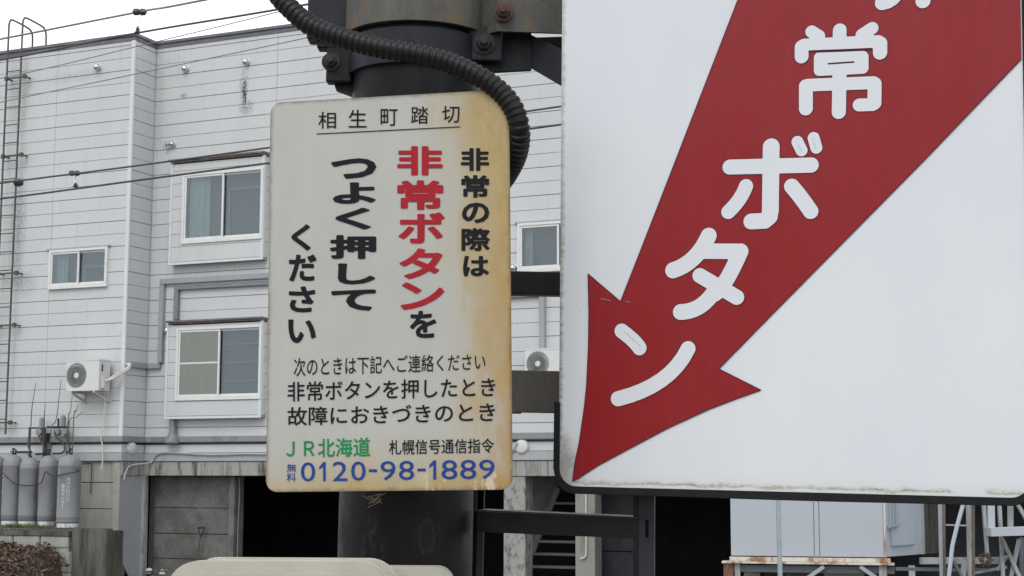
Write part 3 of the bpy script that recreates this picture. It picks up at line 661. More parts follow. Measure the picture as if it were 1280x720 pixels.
# columns right of the pole
def col(x0, x1, mat_, t0=BDEP + .0, dp=.3, name='column', y=650):
    a = BF.hit(x0, y, t0)[0]; b = BF.hit(x1, y, t0)[0]
    return MB().box(a, b, t0, t0 + dp, gz, LZ - .003).build(name, mat_, bld, bevel=.008), a, b
col(629.5, 656.5, 'column'); _, a, b = col(719, 743.5, 'column2')
MB().tube(smoothpath([(a + .19, BDEP - .03, LZ - .01), (a + .19, BDEP - .03, .9), (a + .19, BDEP - .03, .52), (a + .16, BDEP - .03, .44), (a + .09, BDEP - .03, .42)]), .014, 8).build('conduit_pipe', 'hose', bld, smooth=True)
a = BF.hit(744, 650, BDEP + .6)[0]; b = BF.hit(812, 650, BDEP + .6)[0]
for z0, z1 in ((1.0, LZ), (.52, .985), (gz, .505)): MB().box(a, b, BDEP + .6, BDEP + .64, z0, z1).build('shutter_panel', 'postpaint', bld, bevel=.004)
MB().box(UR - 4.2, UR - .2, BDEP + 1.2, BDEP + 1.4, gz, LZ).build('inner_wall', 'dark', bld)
# side wall beside the stairs
ts = BDEP + 1.1
pg = [BF.hit(x, y, ts) for x, y in ((648, 596), (702, 596), (655, 722), (648, 722))]
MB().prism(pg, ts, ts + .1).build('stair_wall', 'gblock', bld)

# ------------------------------------------------------------------ outdoor staircase inside the opening
st = root('staircase', BF, 'dark steel staircase inside the opening between two concrete columns', 'staircase')
tA = BDEP + .9
s0 = BF.hit(698, 610, tA); s1 = BF.hit(653, 722, tA)
dx = (s0[0] - s1[0]) / (s0[1] - s1[1])
MB().beam((s0[0], tA, s0[1]), (s1[0], tA, s1[1]), .09, .05).build('stringer', 'darksteel', st)
xr = BF.hit(722, 660, tA)[0] + .15
for i, y in enumerate((629, 645, 661, 677, 692.6, 708.5, 724)):
    xl, zz = BF.hit(690, y, tA)[0], BF.hit(690, y, tA)[1]
    xl = s1[0] + (zz - s1[1]) * dx
    MB().box(xl, xr, tA - .03 - .02 * i, tA + .2 - .02 * i, zz - .02, zz + .02).build('stair_tread', 'darksteel', st, bevel=.004)
MB().beam((xr + .02, tA - .05, gz), (xr + .02, tA - .05, LZ - .02), .06, .06).build('handrail_post', 'darksteel', st)

# ------------------------------------------------------------------ air conditioners
def frm(u, t, z): return Frame(bworld(u, t, z), BF.U, BF.N, BF.W)
def aircon(u, t, z, w, h, label, bracket=True):
    r = root('air_conditioner', frm(u, t, z), label, 'air conditioner', 'air conditioner units on the white building')
    d = .29; cx, cz, cr = w * .305, h * .5, h * .41
    n = 40; circ = [(cx + cr * math.cos(2 * math.pi * k / n), cz + cr * math.sin(2 * math.pi * k / n)) for k in range(n)]
    mb = MB(); mb.box(0, w, .022, d, 0, h)
    # front sheet with a round opening: fan of quads from circle to rectangle border
    def edge(a):
        c, s = math.cos(a), math.sin(a); k = min(((w - cx) / c) if c > 1e-9 else 1e9, (-cx / c) if c < -1e-9 else 1e9, ((h - cz) / s) if s > 1e-9 else 1e9, (-cz / s) if s < -1e-9 else 1e9)
        return cx + c * k, cz + s * k
    angs = sorted({2 * math.pi * k / n for k in range(n)} | {math.atan2(zz - cz, xx - cx) % (2 * math.pi) for xx in (0, w) for zz in (0, h)})
    vs = []; m_ = len(angs)
    for a in angs:
        e = edge(a); vs += [(cx + cr * math.cos(a), -.001, cz + cr * math.sin(a)), (e[0], -.001, e[1]), (cx + cr * math.cos(a), .021, cz + cr * math.sin(a)), (e[0], .021, e[1])]
    fs = []
    for i in range(m_):
        j = (i + 1) % m_; fs += [(4 * i, 4 * i + 1, 4 * j + 1, 4 * j), (4 * i, 4 * j, 4 * j + 2, 4 * i + 2), (4 * i + 1, 4 * i + 3, 4 * j + 3, 4 * j + 1)]
    mb.add(vs, fs); mb.box(-.005, w + .005, -.006, d + .005, h - .018, h + .004); mb.build('casing', 'acwhite', r)
    MB().lathe([(.001, .0205), (cr * .99, .0205)], (cx, 0, cz), 32, 'y').build('fan_recess', 'acdark', r)
    g = MB()
    for k in range(30):
        a = 2 * math.pi * k / 30; sw = .22
        g.beam((cx + .2 * cr * math.cos(a - sw), .004, cz + .2 * cr * math.sin(a - sw)), (cx + cr * math.cos(a), .004, cz + cr * math.sin(a)), .016, .004)
    for q in (.45, .72, .98): 
        g.lathe([(cr * q, -.001), (cr * q, .007), (cr * q - .008, .007), (cr * q - .008, -.001)], (cx, 0, cz), 36, 'y')
    g.build('fan_grille', 'acgrill', r)
    MB().lathe([(.001, -.006), (cr * .22, -.006), (cr * .25, .008)], (cx, 0, cz), 20, 'y').build('fan_badge', 'acwhite', r)
    sp = MB(); sp.box(w, w + .004, .06, .10, h * .62, h * .84); sp.build('handle_recess', 'acdark', r)
    vc = MB(); vc.box(w, w + .05, .05, .15, .03, h * .45); vc.build('valve_cover', 'acwhite', r, bevel=.012, seg=2)
    if bracket:
        b = MB()
        for x in (w * .16, w * .86):
            b.beam((x, -.01, -.02), (x, d + .09, -.02), .035, .03, (1, 0, 0)); b.beam((x, .02, -.03), (x, d + .09, -.17), .03, .03, (1, 0, 0)); b.beam((x, d + .08, -.20), (x, d + .08, 0), .035, .02, (1, 0, 0))
        b.beam((0, d + .08, -.16), (w, d + .08, -.16), .03, .02); b.build('bracket', 'hose', r)
    return r
tac = -.40
a0 = BF.hit(82.5, 489, tac); a1 = BF.hit(124.5, 449, tac)
ac = aircon(a0[0], tac, a0[1], a1[0] - a0[0], a1[1] - a0[1], 'white air conditioner on a bracket below the small left window')
w_, h_ = a1[0] - a0[0], a1[1] - a0[1]
mb = MB()
zc = zd - a0[1]; xc = .03 - a0[0]
for o in (0, .045):
    mb.tube(smoothpath([(w_ + .04, .10 + o, .16), (w_ + .16, .2 + o * .3, .22 + o), (w_ + .36, .36, .40 + o * .6), (xc - .02, .44, zc - .0 + o * .3), (xc + .04, .50, zc + o * .1)]), .02, 8)
mb.build('pipe_lagging', 'hose', ac, smooth=True)
t2 = BDEP - .38
a0 = BF.hit(656, 474, t2); a1 = BF.hit(692.5, 435, t2)
aircon(a0[0], t2, a0[1], a1[0] - a0[0] + .22, a1[1] - a0[1], 'white air conditioner with round fan grille seen between the two signs')
# thin drain hose hanging on the front wall
P = [BF.hit(x, y, -.06) for x, y in ((133.5, 480), (133, 510), (132, 530), (128.5, 545), (131, 562), (130.5, 578), (129.5, 587))]
tag(MB().tube([(*bworld(p[0], -.06 - (.06 if 540 < 0 else .05), p[1]),) for p in P], .012, 6).build('drain_hose', 'hose', smooth=True), 'thin cream drain hose hanging from the left air conditioner', 'hose')

# ------------------------------------------------------------------ roof ladder
lt = -.16
la = BF.hit(7, 130, lt)[0]; lb = BF.hit(24.2, 130, lt)[0]
lad = root('roof_ladder', frm(0, 0, 0), 'tall thin brown steel ladder hooked over the roof edge at the left', 'ladder')
ztop = BF.hit(12, 24, lt)[1]; zbot = BF.hit(3.8, 543, lt)[1]
for u in (la, lb):
    pts = [(u, lt, zbot), (u, lt, ROOF), (u, lt, ztop - .10), (u, lt + .03, ztop - .02), (u, lt + .11, ztop + .01), (u, lt + .50, ztop - .03), (u, lt + .60, ztop - .08), (u, lt + .64, ztop - .2), (u, lt + .64, ROOF + .05)]
    MB().tube(pts[:2] + smoothpath(pts[2:], 4), .0175, 8).build('rail', 'ladder', lad, smooth=True)
z = BF.hit(16, 89, lt)[1]
while z > zbot:
    MB().tube([(la, lt, z), (lb, lt, z)], .010, 6).build('rung', 'ladder', lad); z -= .335
for y in (97, 194, 341, 406, 528):
    z = BF.hit(20, y, lt)[1]
    mb = MB(); mb.beam((la - .04, lt, z), (lb + .12, lt, z), .03, .02)
    for u in (la, lb + .10): mb.beam((u, lt, z), (u, -.016, z), .035, .02, (0, 0, 1)); mb.box(u - .03, u + .03, lt - .03, lt + .02, z - .035, z + .035)
    mb.build('wall_bracket', 'ladder', lad)

# ------------------------------------------------------------------ overhead cables
def cable(pxs, Y, r, mat_, label, name='overhead_cable', sag=0):
    P = [at(x, y, Yy) for (x, y), Yy in zip(pxs, Y)]
    return tag(MB().tube(smoothpath(P, 8), r, 6).build(name, mat_, smooth=True), label, 'cable', 'overhead cables')
YY = (17, 16, 15, 14.3, 13)
def five(p): return p
cable(((-260, 99), (0, 49), (173, 15), (255, 0), (700, -90)), YY, .011, 'wiregrey', 'topmost grey overhead cable crossing the white sky above the ladder hooks')
cable(((-260, 118), (0, 75), (170, 41.5), (352, 11), (700, -50)), YY, .011, 'wire', 'thick dark overhead cable running along the roof edge and into the sky')
cable(((-260, 146), (0, 98), (167, 59), (351, 14), (700, -75)), YY, .005, 'wiregrey', 'hair-thin upper wire crossing the roof corner into the sky')
cable(((-260, 186), (0, 128), (167, 93), (380, 48), (700, -20)), YY, .005, 'wiregrey', 'hair-thin lower wire crossing the wall just below the roof')
cable(((-260, 263), (0, 229), (220, 200.5), (661, 138.8), (1000, 87)), YY, .0095, 'wire', 'upper of the two black cables crossing mid wall above the small window')
cable(((-260, 280), (0, 248.5), (220, 219), (665, 160.6), (1000, 113)), YY, .0105, 'wire', 'lower of the two black cables crossing mid wall above the small window')
def hanger(a, b, Y, label, s=1.0):
    p, q = at(*a, Y), at(*b, Y); r = root('cable_hanger', p, label, 'cable clamp', 'cable hangers')
    q = q - p
    MB().lathe([(.012, -.07 * s), (.034 * s, -.055 * s), (.036 * s, -.015), (.024 * s, 0), (.036 * s, .015), (.034 * s, .055 * s), (.012, .07 * s)], (0, 0, 0), 12, 'x').build('spool', 'wire', r, smooth=True)
    MB().tube([(0, 0, 0), (.015, 0, -.04), (0, 0, q.z * .5), q * .8], .006, 6).build('hook', 'chrome', r)
    MB().lathe([(.008, q.z * .68), (.022, q.z * .82), (.02, q.z * .9), (.034, q.z * .97), (.012, q.z * 1.04)], (q.x, 0, 0), 10).build('clamp', 'wire', r, smooth=True)
hanger((174.5, 15), (172, 41.5), 15, 'small black spool hanger on the cable above the roof corner')
hanger((93, 216.5), (94.5, 234), 15.6, 'small black spool hanger between the two cables over the left wall', .8)
p = at(22.5, 228, 16)
MB().lathe([(.01, -.05), (.04, -.03), (.045, .01), (.03, .05), (.01, .055)], p, 10, 'x').build('cable_joint', 'wire', label='black cable joint where the upper mid wall cable crosses the ladder', cat='cable joint', smooth=True)

# ------------------------------------------------------------------ gas cylinders
CG = 'gas cylinders standing along the wall'
def cylinder(px, t, r, H, z0, label, mark=None, text=None):
    u = BF.hit(px, 620, t)[0]; rt = root('gas_cylinder', frm(u, t, z0), label, 'gas cylinder', CG)
    b = MB().lathe([(r * .9, .08), (r, .10), (r, .17), (r * 1.008, .175), (r * 1.008, .185), (r, .19), (r, H - .20), (r * 1.01, H - .195), (r * 1.01, H - .18), (r, H - .175), (r * .97, H - .12), (r * .80, H - .06), (r * .5, H - .02), (r * .2, H)], (0, 0, 0), 32)
    b.build('tank', 'cyl', rt, smooth=True)
    MB().lathe([(r * .86, .0), (r * .93, .01), (r * .93, .07), (r * .88, .085)], (0, 0, 0), 28).build('foot_ring', 'cylfoot', rt, smooth=True)
    v = MB().lathe([(.03, H - .01), (.03, H + .03), (.014, H + .035), (.014, H + .08), (.032, H + .085), (.032, H + .105), (.01, H + .11)], (0, 0, 0), 10)
    v.tube([(0, 0, H + .05), (-.06, 0, H + .05)], .012, 6); v.build('valve', 'boltdark', rt, smooth=True)
    def wrap(vs, fs, x0, w, z0_, h, mat_, name, rr=r + .003, a0=0):
        xs = [q[0] for q in vs]; zs = [q[1] for q in vs]; X0, X1, Z0, Z1 = min(xs), max(xs), min(zs), max(zs); out = []
        for x, z in vs:
            a = -math.pi / 2 + (x0 + w * ((x - X0) / (X1 - X0))) / r; out.append((rr * math.cos(a), rr * math.sin(a), z0_ + h * ((z - Z0) / (Z1 - Z0))))
        MB().add(out, fs).build(name, mat_, rt)
    if mark is not None:
        n = 24; ci = [(math.cos(2 * math.pi * k / n), math.sin(2 * math.pi * k / n)) for k in range(n)]
        wrap(ci, [tuple(range(n))], mark - .048, .096, .83, .105, 'white_print', 'round_mark', r + .003)
        ri = ci + [(x * .84, y * .84) for x, y in ci]
        wrap(ri, [(k, (k + 1) % n, n + (k + 1) % n, n + k) for k in range(n)], mark - .05, .10, .828, .11, 'red_print', 'mark_ring', r + .004)
        vs, fs = glyph('燃', 0.02, 1); wrap(vs, fs, mark - .028, .056, .853, .06, 'red_print', 'mark_character', r + .004)
    if text:
        for tx, x, zt_, ch, bold in text:
            mbv = []; 
            for i, c in enumerate(tx):
                vs, fs = glyph('丨' if c == 'ー' else c, bold, 1)
                ww = ch * (.22 if c == 'ー' else .9); off = len(mbv)
                wrap(vs, fs, x - ww / 2, ww, zt_ - (i + .92) * ch, ch * .86, 'white_print', 'lettering')
    return rt
zf = .82
cylinder(-7, -.72, .165, 1.20, zf, 'grey gas cylinder cut off by the left edge of the photo', text=[('旭川プロパン', .12, .86, .075, .02)])
cylinder(14.5, -.70, .165, 1.21, zf, 'grey gas cylinder with a red ringed mark second from the left edge', mark=-.055, text=[('高圧ガス燃', -.07, .80, .055, .012)])
cylinder(36, -.70, .168, 1.16, zf, 'grey gas cylinder with faint lettering between the two marked ones')
cylinder(59.2, -.70, .155, 1.19, zf, 'narrow looking grey gas cylinder with half hidden red mark beside the lettered one', mark=-.10, text=[('高圧ガス燃', -.115, .82, .055, .012)])
cylinder(86, -.86, .192, 1.22, .80, 'largest grey gas cylinder with three columns of white lettering nearest the block corner', text=[('北海道エネルギーセンター', -.07, 1.0, .052, .01), ('配送センター', .035, .73, .066, .03), ('旭川プロパン', .115, .84, .066, .03)])
# retaining chain
P = [BF.hit(x, y, -1.08) for x, y in ((-8, 588), (3, 598), (10, 604), (22, 607), (34, 606.5), (44, 603), (49, 590), (55, 593), (62, 595), (75, 594), (90, 591), (101, 588))]
P = [bworld(p[0], -1.10 if i > 8 else -.93, p[1]) for i, p in enumerate(P)] + [bworld(-.9, -.3, BF.hit(110, 582, -.3)[1]), bworld(-.62, .0, BF.hit(119, 579, 0)[1])]
tag(MB().tube(smoothpath(P, 4), .010, 6).build('retaining_chain', 'blackrub', smooth=True), 'dark retaining cable slung in front of the gas cylinders', 'cable')
a, b = BF.hit(44, 604, -.95), BF.hit(43, 627, -.95)
c, d = BF.hit(115, 580, -.03), BF.hit(113, 617, -.03)
tag(MB().beam(bworld(a[0], -.95, a[1]), bworld(b[0], -.95, b[1]), .02, .012).build('chain_tail', 'blackrub'), 'loose tail of the retaining cable hanging between two cylinders', 'cable')
tag(MB().beam(bworld(c[0], -.03, c[1]), bworld(d[0], -.03, d[1]), .014, .012).build('wall_hook', 'blackrub'), 'thin dark rod hanging on the block wall right of the cylinders', 'rod')
# regulator set above the cylinders
rg = root('gas_regulator', frm(0, 0, 0), 'pair of grey gas regulators with black hoses above the gas cylinders', 'gas regulator')
def q(px, py, t=-.16): u, z = BF.hit(px, py, t); return (u, t, z)
for cx_, cy_, s in ((52.5, 529, 1), (79, 527, 1)):
    c = Vector(q(cx_, cy_)); MB().lathe([(.02, -.10), (.045, -.08), (.05, .05), (.04, .09), (.012, .11)], c, 14).build('regulator_cap', 'bar', rg, smooth=True)
for cx_, cy_ in ((50, 540), (72, 540), (82, 541)):
    c = Vector(q(cx_, cy_)); MB().lathe([(.001, -.05), (.06, -.045), (.072, 0), (.06, .045), (.001, .05)], c, 16, 'y').build('regulator_body', 'bar', rg, smooth=True)
mb = MB()
mb.tube([q(36, 535), q(56, 535)], .014, 8); mb.tube([q(59, 534), q(84, 534)], .018, 8); mb.tube([q(55, 535), q(56, 570, -.12)], .03, 8); mb.tube([q(73, 523), q(73, 545)], .018, 8)
mb.box(*(lambda p: (p[0] - .05, p[0] + .05, p[1] - .02, p[1] + .1, p[2] - .12, p[2] + .05))(q(56, 545))); mb.build('manifold_pipe', 'boltdark', rg)
mb = MB(); hz = -.55
for pts in (((37, 536), (36.5, 545), (35.5, 556), (38, 565)), ((48, 543), (52, 552), (56, 562), (53, 567), (44, 568)), ((68, 536), (70, 546), (78, 553), (81, 560), (78, 566), (66, 567)), ((80, 541), (84, 549), (87, 558), (86, 564), (83, 565)), ((38, 565), (30, 565), (20, 565)), ((20, 562), (19, 569))):
    n = len(pts); mb.tube(smoothpath([q(x, y, -.17 + (hz + .17) * (i / (n - 1)) if pts[0][1] > 530 and n > 3 else hz) for i, (x, y) in enumerate(pts)], 5), .017, 7)
mb.build('gas_hose', 'blackrub', rg, smooth=True)
# conduit elbows / rods lower
MB().box(-1.62, -1.50, -.09, -.02, 2.06, 2.26).build('pipe_stub', 'galv', rg)

# ------------------------------------------------------------------ retaining wall and bank
tw = -1.25
rw = root('retaining_wall', frm(0, 0, 0), 'low mossy concrete block retaining wall below the gas cylinders', 'wall')
def rb(x0, x1, y0, y1, t0, dp, mat_, nm='concrete_block'):
    a, b = BF.hit(x0, y1, t0), BF.hit(x1, y0, t0)
    MB().box(a[0], b[0], t0, t0 + dp, a[1], b[1]).build(nm, mat_, rw, bevel=.012, seg=2)
rb(87, 134, 661, 728, tw - .05, .16, 'oldconc')
rb(87, 131, 664, 728, tw + .13, .5, 'oldconc')
xs = (-60, -22, 16, 50, 86.4)
for a, b in zip(xs, xs[1:]): rb(a, b - .6, 668.5, 684, tw, .25, 'block')
for a, b in zip(xs, xs[1:]): rb(a, b - .6, 684.8, 704, tw + .01, .25, 'block')
rb(-60, 86.4, 664, 668, tw - .02, .3, 'oldconc', 'coping')
rb(64, 86.6, 690, 715, tw - .12, .11, 'block'); rb(64.5, 86.2, 716, 728, tw - .11, .1, 'block')
a = BF.hit(-60, 664.5, tw)[1]
MB().box(UL, -.72, tw + .02, .0, gz, a - .02).build('fill', 'soil', rw)
# bank of soil and dead leaves
BKZ = BF.hit(40, 685, -1.35)[1]; BKR = BF.hit(62, 690, -1.5)[0] + .3
def bank_h(u, t):
    return BKZ - .30 * max(0, -1.5 - t) + .07 * max(0, min(1, (-2.6 - u))) - 1.1 * max(0, (u - BKR + .40)) ** 1.3 + .035 * math.sin(u * 5 + t * 3) + .02 * math.sin(u * 13 - t * 9)
mb = MB(); nu, ntt = 26, 14; vs = []
for i in range(nu + 1):
    for j in range(ntt + 1):
        u = -4.8 + (BKR + 4.8) * i / nu; t = -3.6 + 2.20 * j / ntt; h = bank_h(u, t)
        if i == nu or j == 0: h = gz - .1
        vs.append((u, t, h + random.uniform(-.02, .02)))
mb.add(vs, [(i * (ntt + 1) + j, (i + 1) * (ntt + 1) + j, (i + 1) * (ntt + 1) + j + 1, i * (ntt + 1) + j + 1) for i in range(nu) for j in range(ntt)])
o = mb.build('soil_bank', 'soil', smooth=True, kind='structure'); o.matrix_world = BF.mat()
def scatter(name, n, mat_, label, size, fn, seed):
    random.seed(seed); mb = MB()
    for _ in range(n):
        c = Vector(fn()); s = size * random.uniform(.5, 1.4)
        a = Vector((random.gauss(0, 1), random.gauss(0, 1), random.gauss(0, .7))).normalized(); b = a.cross(Vector((random.gauss(0, 1), random.gauss(0, 1), random.gauss(0, 1)))).normalized()
        nrm = a.cross(b) * s * .25
        mb.add([c - a * s, c + b * s * .45 + nrm, c + a * s, c - b * s * .45 + nrm], [(0, 1, 2), (0, 2, 3)])
    o = mb.build(name, mat_, kind='stuff', label=label, cat='leaves'); o.matrix_world = BF.mat(); return o
def onbank():
    u = random.uniform(-4.6, BKR + .02); t = random.uniform(-3.5, -1.39); return (u, t, bank_h(u, t) + random.uniform(0, .09))
scatter('dead_leaves', 6500, 'leafdry', 'heap of reddish brown dead leaves below the retaining wall', .045, onbank, 3)
scatter('pale_leaves', 1500, 'leafdry2', 'paler dry leaves mixed into the leaf heap at lower left', .045, onbank, 4)
# dry vines
random.seed(5); mb = MB()
for _ in range(12):
    u = random.uniform(-3.9, BKR - .9); t = random.uniform(-3.2, -1.7); P = []
    ang = random.uniform(-.6, .5)
    for k in range(6):
        uu = u + k * .16 * math.cos(ang); tt = min(-1.4, t + k * .08 * math.sin(ang)); P.append((uu, tt, bank_h(uu, tt) + .06 + .07 * math.sin(k * .9 + u * 3)))
    mb.tube(smoothpath(P, 3), .005, 5)
o = mb.build('dry_vines', 'leafdry2', kind='stuff', label='tangle of dry brown vine stems lying over the leaf heap', cat='vines'); o.matrix_world = BF.mat()
def blades(name, n, label, fn, hgt, seed):
    random.seed(seed); mb = MB()
    for _ in range(n):
        c = Vector(fn()); h = hgt * random.uniform(.4, 1.2); a = random.uniform(0, 6.28); w = .006; d = Vector((math.cos(a), math.sin(a), 0)); l_ = Vector((random.gauss(0, .35), random.gauss(0, .35), 1)) * h
        mb.add([c - d * w, c + d * w, c + l_ * .6 + d * w * .7, c + l_, c + l_ * .6 - d * w * .7], [(0, 1, 2, 4), (4, 2, 3)])
    o = mb.build(name, 'grass', kind='stuff', label=label, cat='grass'); o.matrix_world = BF.mat(); return o
zt1 = BF.hit(110, 661, tw)[1]
def g1():
    k = random.random()
    if k < .5: return (random.uniform(-1.5, -.72), random.uniform(-1.25, -.95), zt1 - .01)
    return (random.gauss(-2.0, .35), random.uniform(-1.22, -1.0), zt1 - .06)
blades('grass_tuft', 900, 'short mossy grass along the top of the retaining wall', g1, .07, 8)
def g2(): 
    if random.random() < .5: return (lambda u, t: (u, t, bank_h(u, t)))(*random.choice(((random.gauss(-2.55, .09), random.gauss(-1.9, .09)), (random.uniform(-3.2, -1.8), random.gauss(-1.5, .05)))))
    return (random.gauss(-1.42, .09), random.uniform(-1.5, -1.3), BF.hit(75, 690, tw - .3)[1])
blades('weeds', 800, 'small green weeds on the leaf heap and block step', g2, .13, 9)
# dry stems standing against the wall
random.seed(12)
for pts, lb_ in ((((38.5, 537), (40, 510), (43, 490), (44.5, 478)), 'tall dry stem on the far left behind the regulators'), (((55, 530), (56, 515), (57, 505)), 'short dry stem between the two tall ones'),
                 (((63, 545), (70, 525), (74, 495), (76.5, 474)), 'tallest dry stem leaning left of the air conditioner'), (((85, 530), (88, 515), (90.5, 494)), 'dry stem just below the air conditioner'),
                 (((85, 536), (95, 522), (103, 515)), 'slanting dry stem right of the regulators'), (((92, 526), (95, 515), (98, 505)), 'thin dry stem right of the slanting one')):
    P = [bworld(BF.hit(x, y, -.35)[0], -.35, BF.hit(x, y, -.35)[1]) for x, y in pts]
    foot = Vector((P[0].x, P[0].y, .80)); P = [foot] + P
    n = len(P); sp = smoothpath(P, 5); mb = MB().tube(sp, [.011 - .007 * i / len(sp) for i in range(len(sp))], 5)
    mb.build('dry_stem', 'twig', label=lb_, cat='plant stem', group='dry stems against the wall')
# debris and dark object at the first opening
random.seed(21)
o = root('rubble', frm(.25, BDEP - .1, -.1), 'small heap of pale broken rubble at the foot of the grey panel', 'rubble')
for i in range(9):
    x, y, z = random.uniform(-.1, .3), random.uniform(-.15, .15), random.uniform(-.05, .28) ; s = random.uniform(.03, .08)
    mb = MB(); mb.lathe([(s * .3, -s * .5), (s, -s * .2), (s * .8, s * .3), (s * .2, s * .5)], (x, y, z * .6), 6); mb.build('stone', random.choice(('gblock', 'trim', 'block')), o)
MB().box(-.12, .38, -.2, .2, gz + .1, -.02).build('stone', 'gblock', o, bevel=.04)
# shovel leaning inside the garage
sh = root('shovel', frm(0, 0, 0), 'old shovel leaning on the block wall inside the garage', 'shovel')
ts_ = GB - .10
def qs(px, py, t=ts_): u, z = BF.hit(px, py, t); return Vector((u, t, z))
mb = MB(); mb.tube([qs(246.5, 700), qs(250, 671)], .014, 8); mb.tube([qs(246.5, 700), qs(245, 722, ts_ - .1)], .014, 8); mb.build('shaft', 'twig', sh)
mb = MB(); a, b, c = qs(248, 659.5), qs(255.5, 659.5), qs(251, 671)
mb.tube([c, (a * 2 + c) / 3 - Vector((.01, 0, 0)), a], .012, 6); mb.tube([c, (b * 2 + c) / 3 + Vector((.01, 0, 0)), b], .012, 6); mb.tube([a, b], .016, 8); mb.build('grip', 'boltdark', sh)
p = qs(245, 722, ts_ - .1); mb = MB(); mb.prism([(p.x - .12, p.z - .35), (p.x + .12, p.z - .35), (p.x + .13, p.z - .05), (p.x - .13, p.z - .05)], p.y - .01, p.y + .01); mb.build('blade', 'boltdark', sh)

# ------------------------------------------------------------------ white container on a rusty stand
CF = frame(at(914, 697, 21.3), R_(-12))
CF.o.z = 0
ct = root('container', CF, 'white panelled storage container on a rusty stand seen under the large sign', 'container')
cw = CF.hit(1108, 697, 0)[0]; cz0 = CF.hit(1010, 696, 0)[1]; cz1 = cz0 + 2.2
MB().box(.01, cw - .01, .02, 2.2, cz0, cz1).build('body', 'contwhite', ct)
u1 = CF.hit(972, 650)[0]; u2_ = CF.hit(1017, 650)[0]; u3 = CF.hit(1024, 650)[0]
for a, b in ((0, u2_ - .004), (u2_ + .008, u3 - .008), (u3 + .004, cw - .03)):
    MB().box(a, b, -.004, .02, cz0 + .005, cz1).build('panel', 'contwhite', ct, bevel=.003)
MB().box(cw - .026, cw, -.012, .03, cz0, cz1).build('corner_post', 'rustywhite', ct, bevel=.004)
zb = CF.hit(1010, 705)[1]
mb = MB(); mb.box(-.02, cw + .05, -.05, .1, zb + .03, cz0 - .01); mb.box(-.12, cw + .1, -.12, .1, zb, zb + .028); mb.build('base_beam', 'rustywhite', ct, bevel=.004)
zbb = CF.hit(1010, 716)[1]
MB().box(-.06, cw + .1, -.03, .05, zbb, zb - .02).build('lower_beam', 'darksteel', ct, bevel=.004)
for i, (x0, x1, mt) in enumerate(((-.10, .03, 'rust'), (.05, .12, 'block'), (cw - .1, cw, 'greysteel'), (cw + .28, cw + .36, 'greysteel'))):
    MB().box(x0, x1, -.06, .04, gz, zb - .004).build('leg', mt, ct)
mb = MB()
for x0, y0, x1, y1 in ((1010, 722, 1030, 708), (1075, 708, 1095, 722)):
    a, b = CF.hit(x0, y0, -.08), CF.hit(x1, y1, -.08); mb.beam((a[0], -.08, a[1]), (b[0], -.08, b[1]), .05, .04)
mb.build('brace', 'greysteel', ct)
# bits stored under the container
for x0, x1, c_ in ((930, 950, 'block'), (955, 968, 'dark'), (982, 1010, 'gblock'), (1030, 1080, 'block')):
    a, b = CF.hit(x0, 725, .5), CF.hit(x1, 717, .5)
    MB().box(a[0], b[0], .5, .8, gz, b[1]).build('stored_block', c_, label=None)
    o = COL.objects[-1]; o.matrix_world = CF.mat(); tag(o, {'930': 'pale block stored at the left under the container', '955': 'dark box stored behind the galvanised post', '982': 'grey block stored just right of the galvanised post', '1030': 'long pale block stored under the container middle'}[str(x0)], 'block', 'things stored under the container')
# opened end door of the container
DF = frame(CF.o + CF.U * cw + Vector((0, 0, 0)), R_(90 - 39.6)); 
dr = root('open_door', DF, None, None); dr.parent = ct; dr.matrix_parent_inverse = ct.matrix_world.inverted(); del_ = [dr.pop(k) for k in list(dr.keys())]
dw = DF.hit(1152, 660)[0]; 
dr_m = dr
def dpart(mb, nm, m, bevel=0):
    o = mb.build(nm, m, dr, bevel=bevel); return o
bpy.context.view_layer.update()
dpart(MB().box(.01, dw, .0, .04, cz0 + .01, cz1), 'door_leaf', 'doorblue', .004)
def dq(px, py): a = DF.hit(px, py, -.03); return (a[0], -.03, a[1])
mb = MB()
for x in (1113.3, 1117, 1121): mb.tube([(dq(x, 640)[0], -.03, cz1 - .2), dq(x, 658)], .010, 6)
mb.tube([dq(1114.5, 658), dq(1115.5, 682), dq(1120, 682.5), dq(1143, 680.5)], .012, 6); mb.tube([dq(1111, 659), dq(1123, 657)], .02, 6)
dpart(mb, 'lock_bar', 'galv')
dpart(MB().box(dw, dw + .07, -.01, .05, cz0 + .01, cz1), 'door_edge_post', 'greysteel')
a = DF.hit(1175, 690, .1)[0]
MB().box(dw + .08, a, .1, .16, cz0, 2.6).build('shed_wall', 'oldconc', label='dark stained board wall standing right of the container door', cat='wall').matrix_world = DF.mat()
# galvanised post in front of the container
p0, p1 = at(975.2, 720, 15), at(972.8, 625, 15)
d = (p1 - p0)
MB().tube([p0 - d * 1.6, p0 + d * 2.2], .023, 12).build('galvanised_post', 'galv', label='slim galvanised pipe post standing in front of the white container', cat='post', smooth=True)

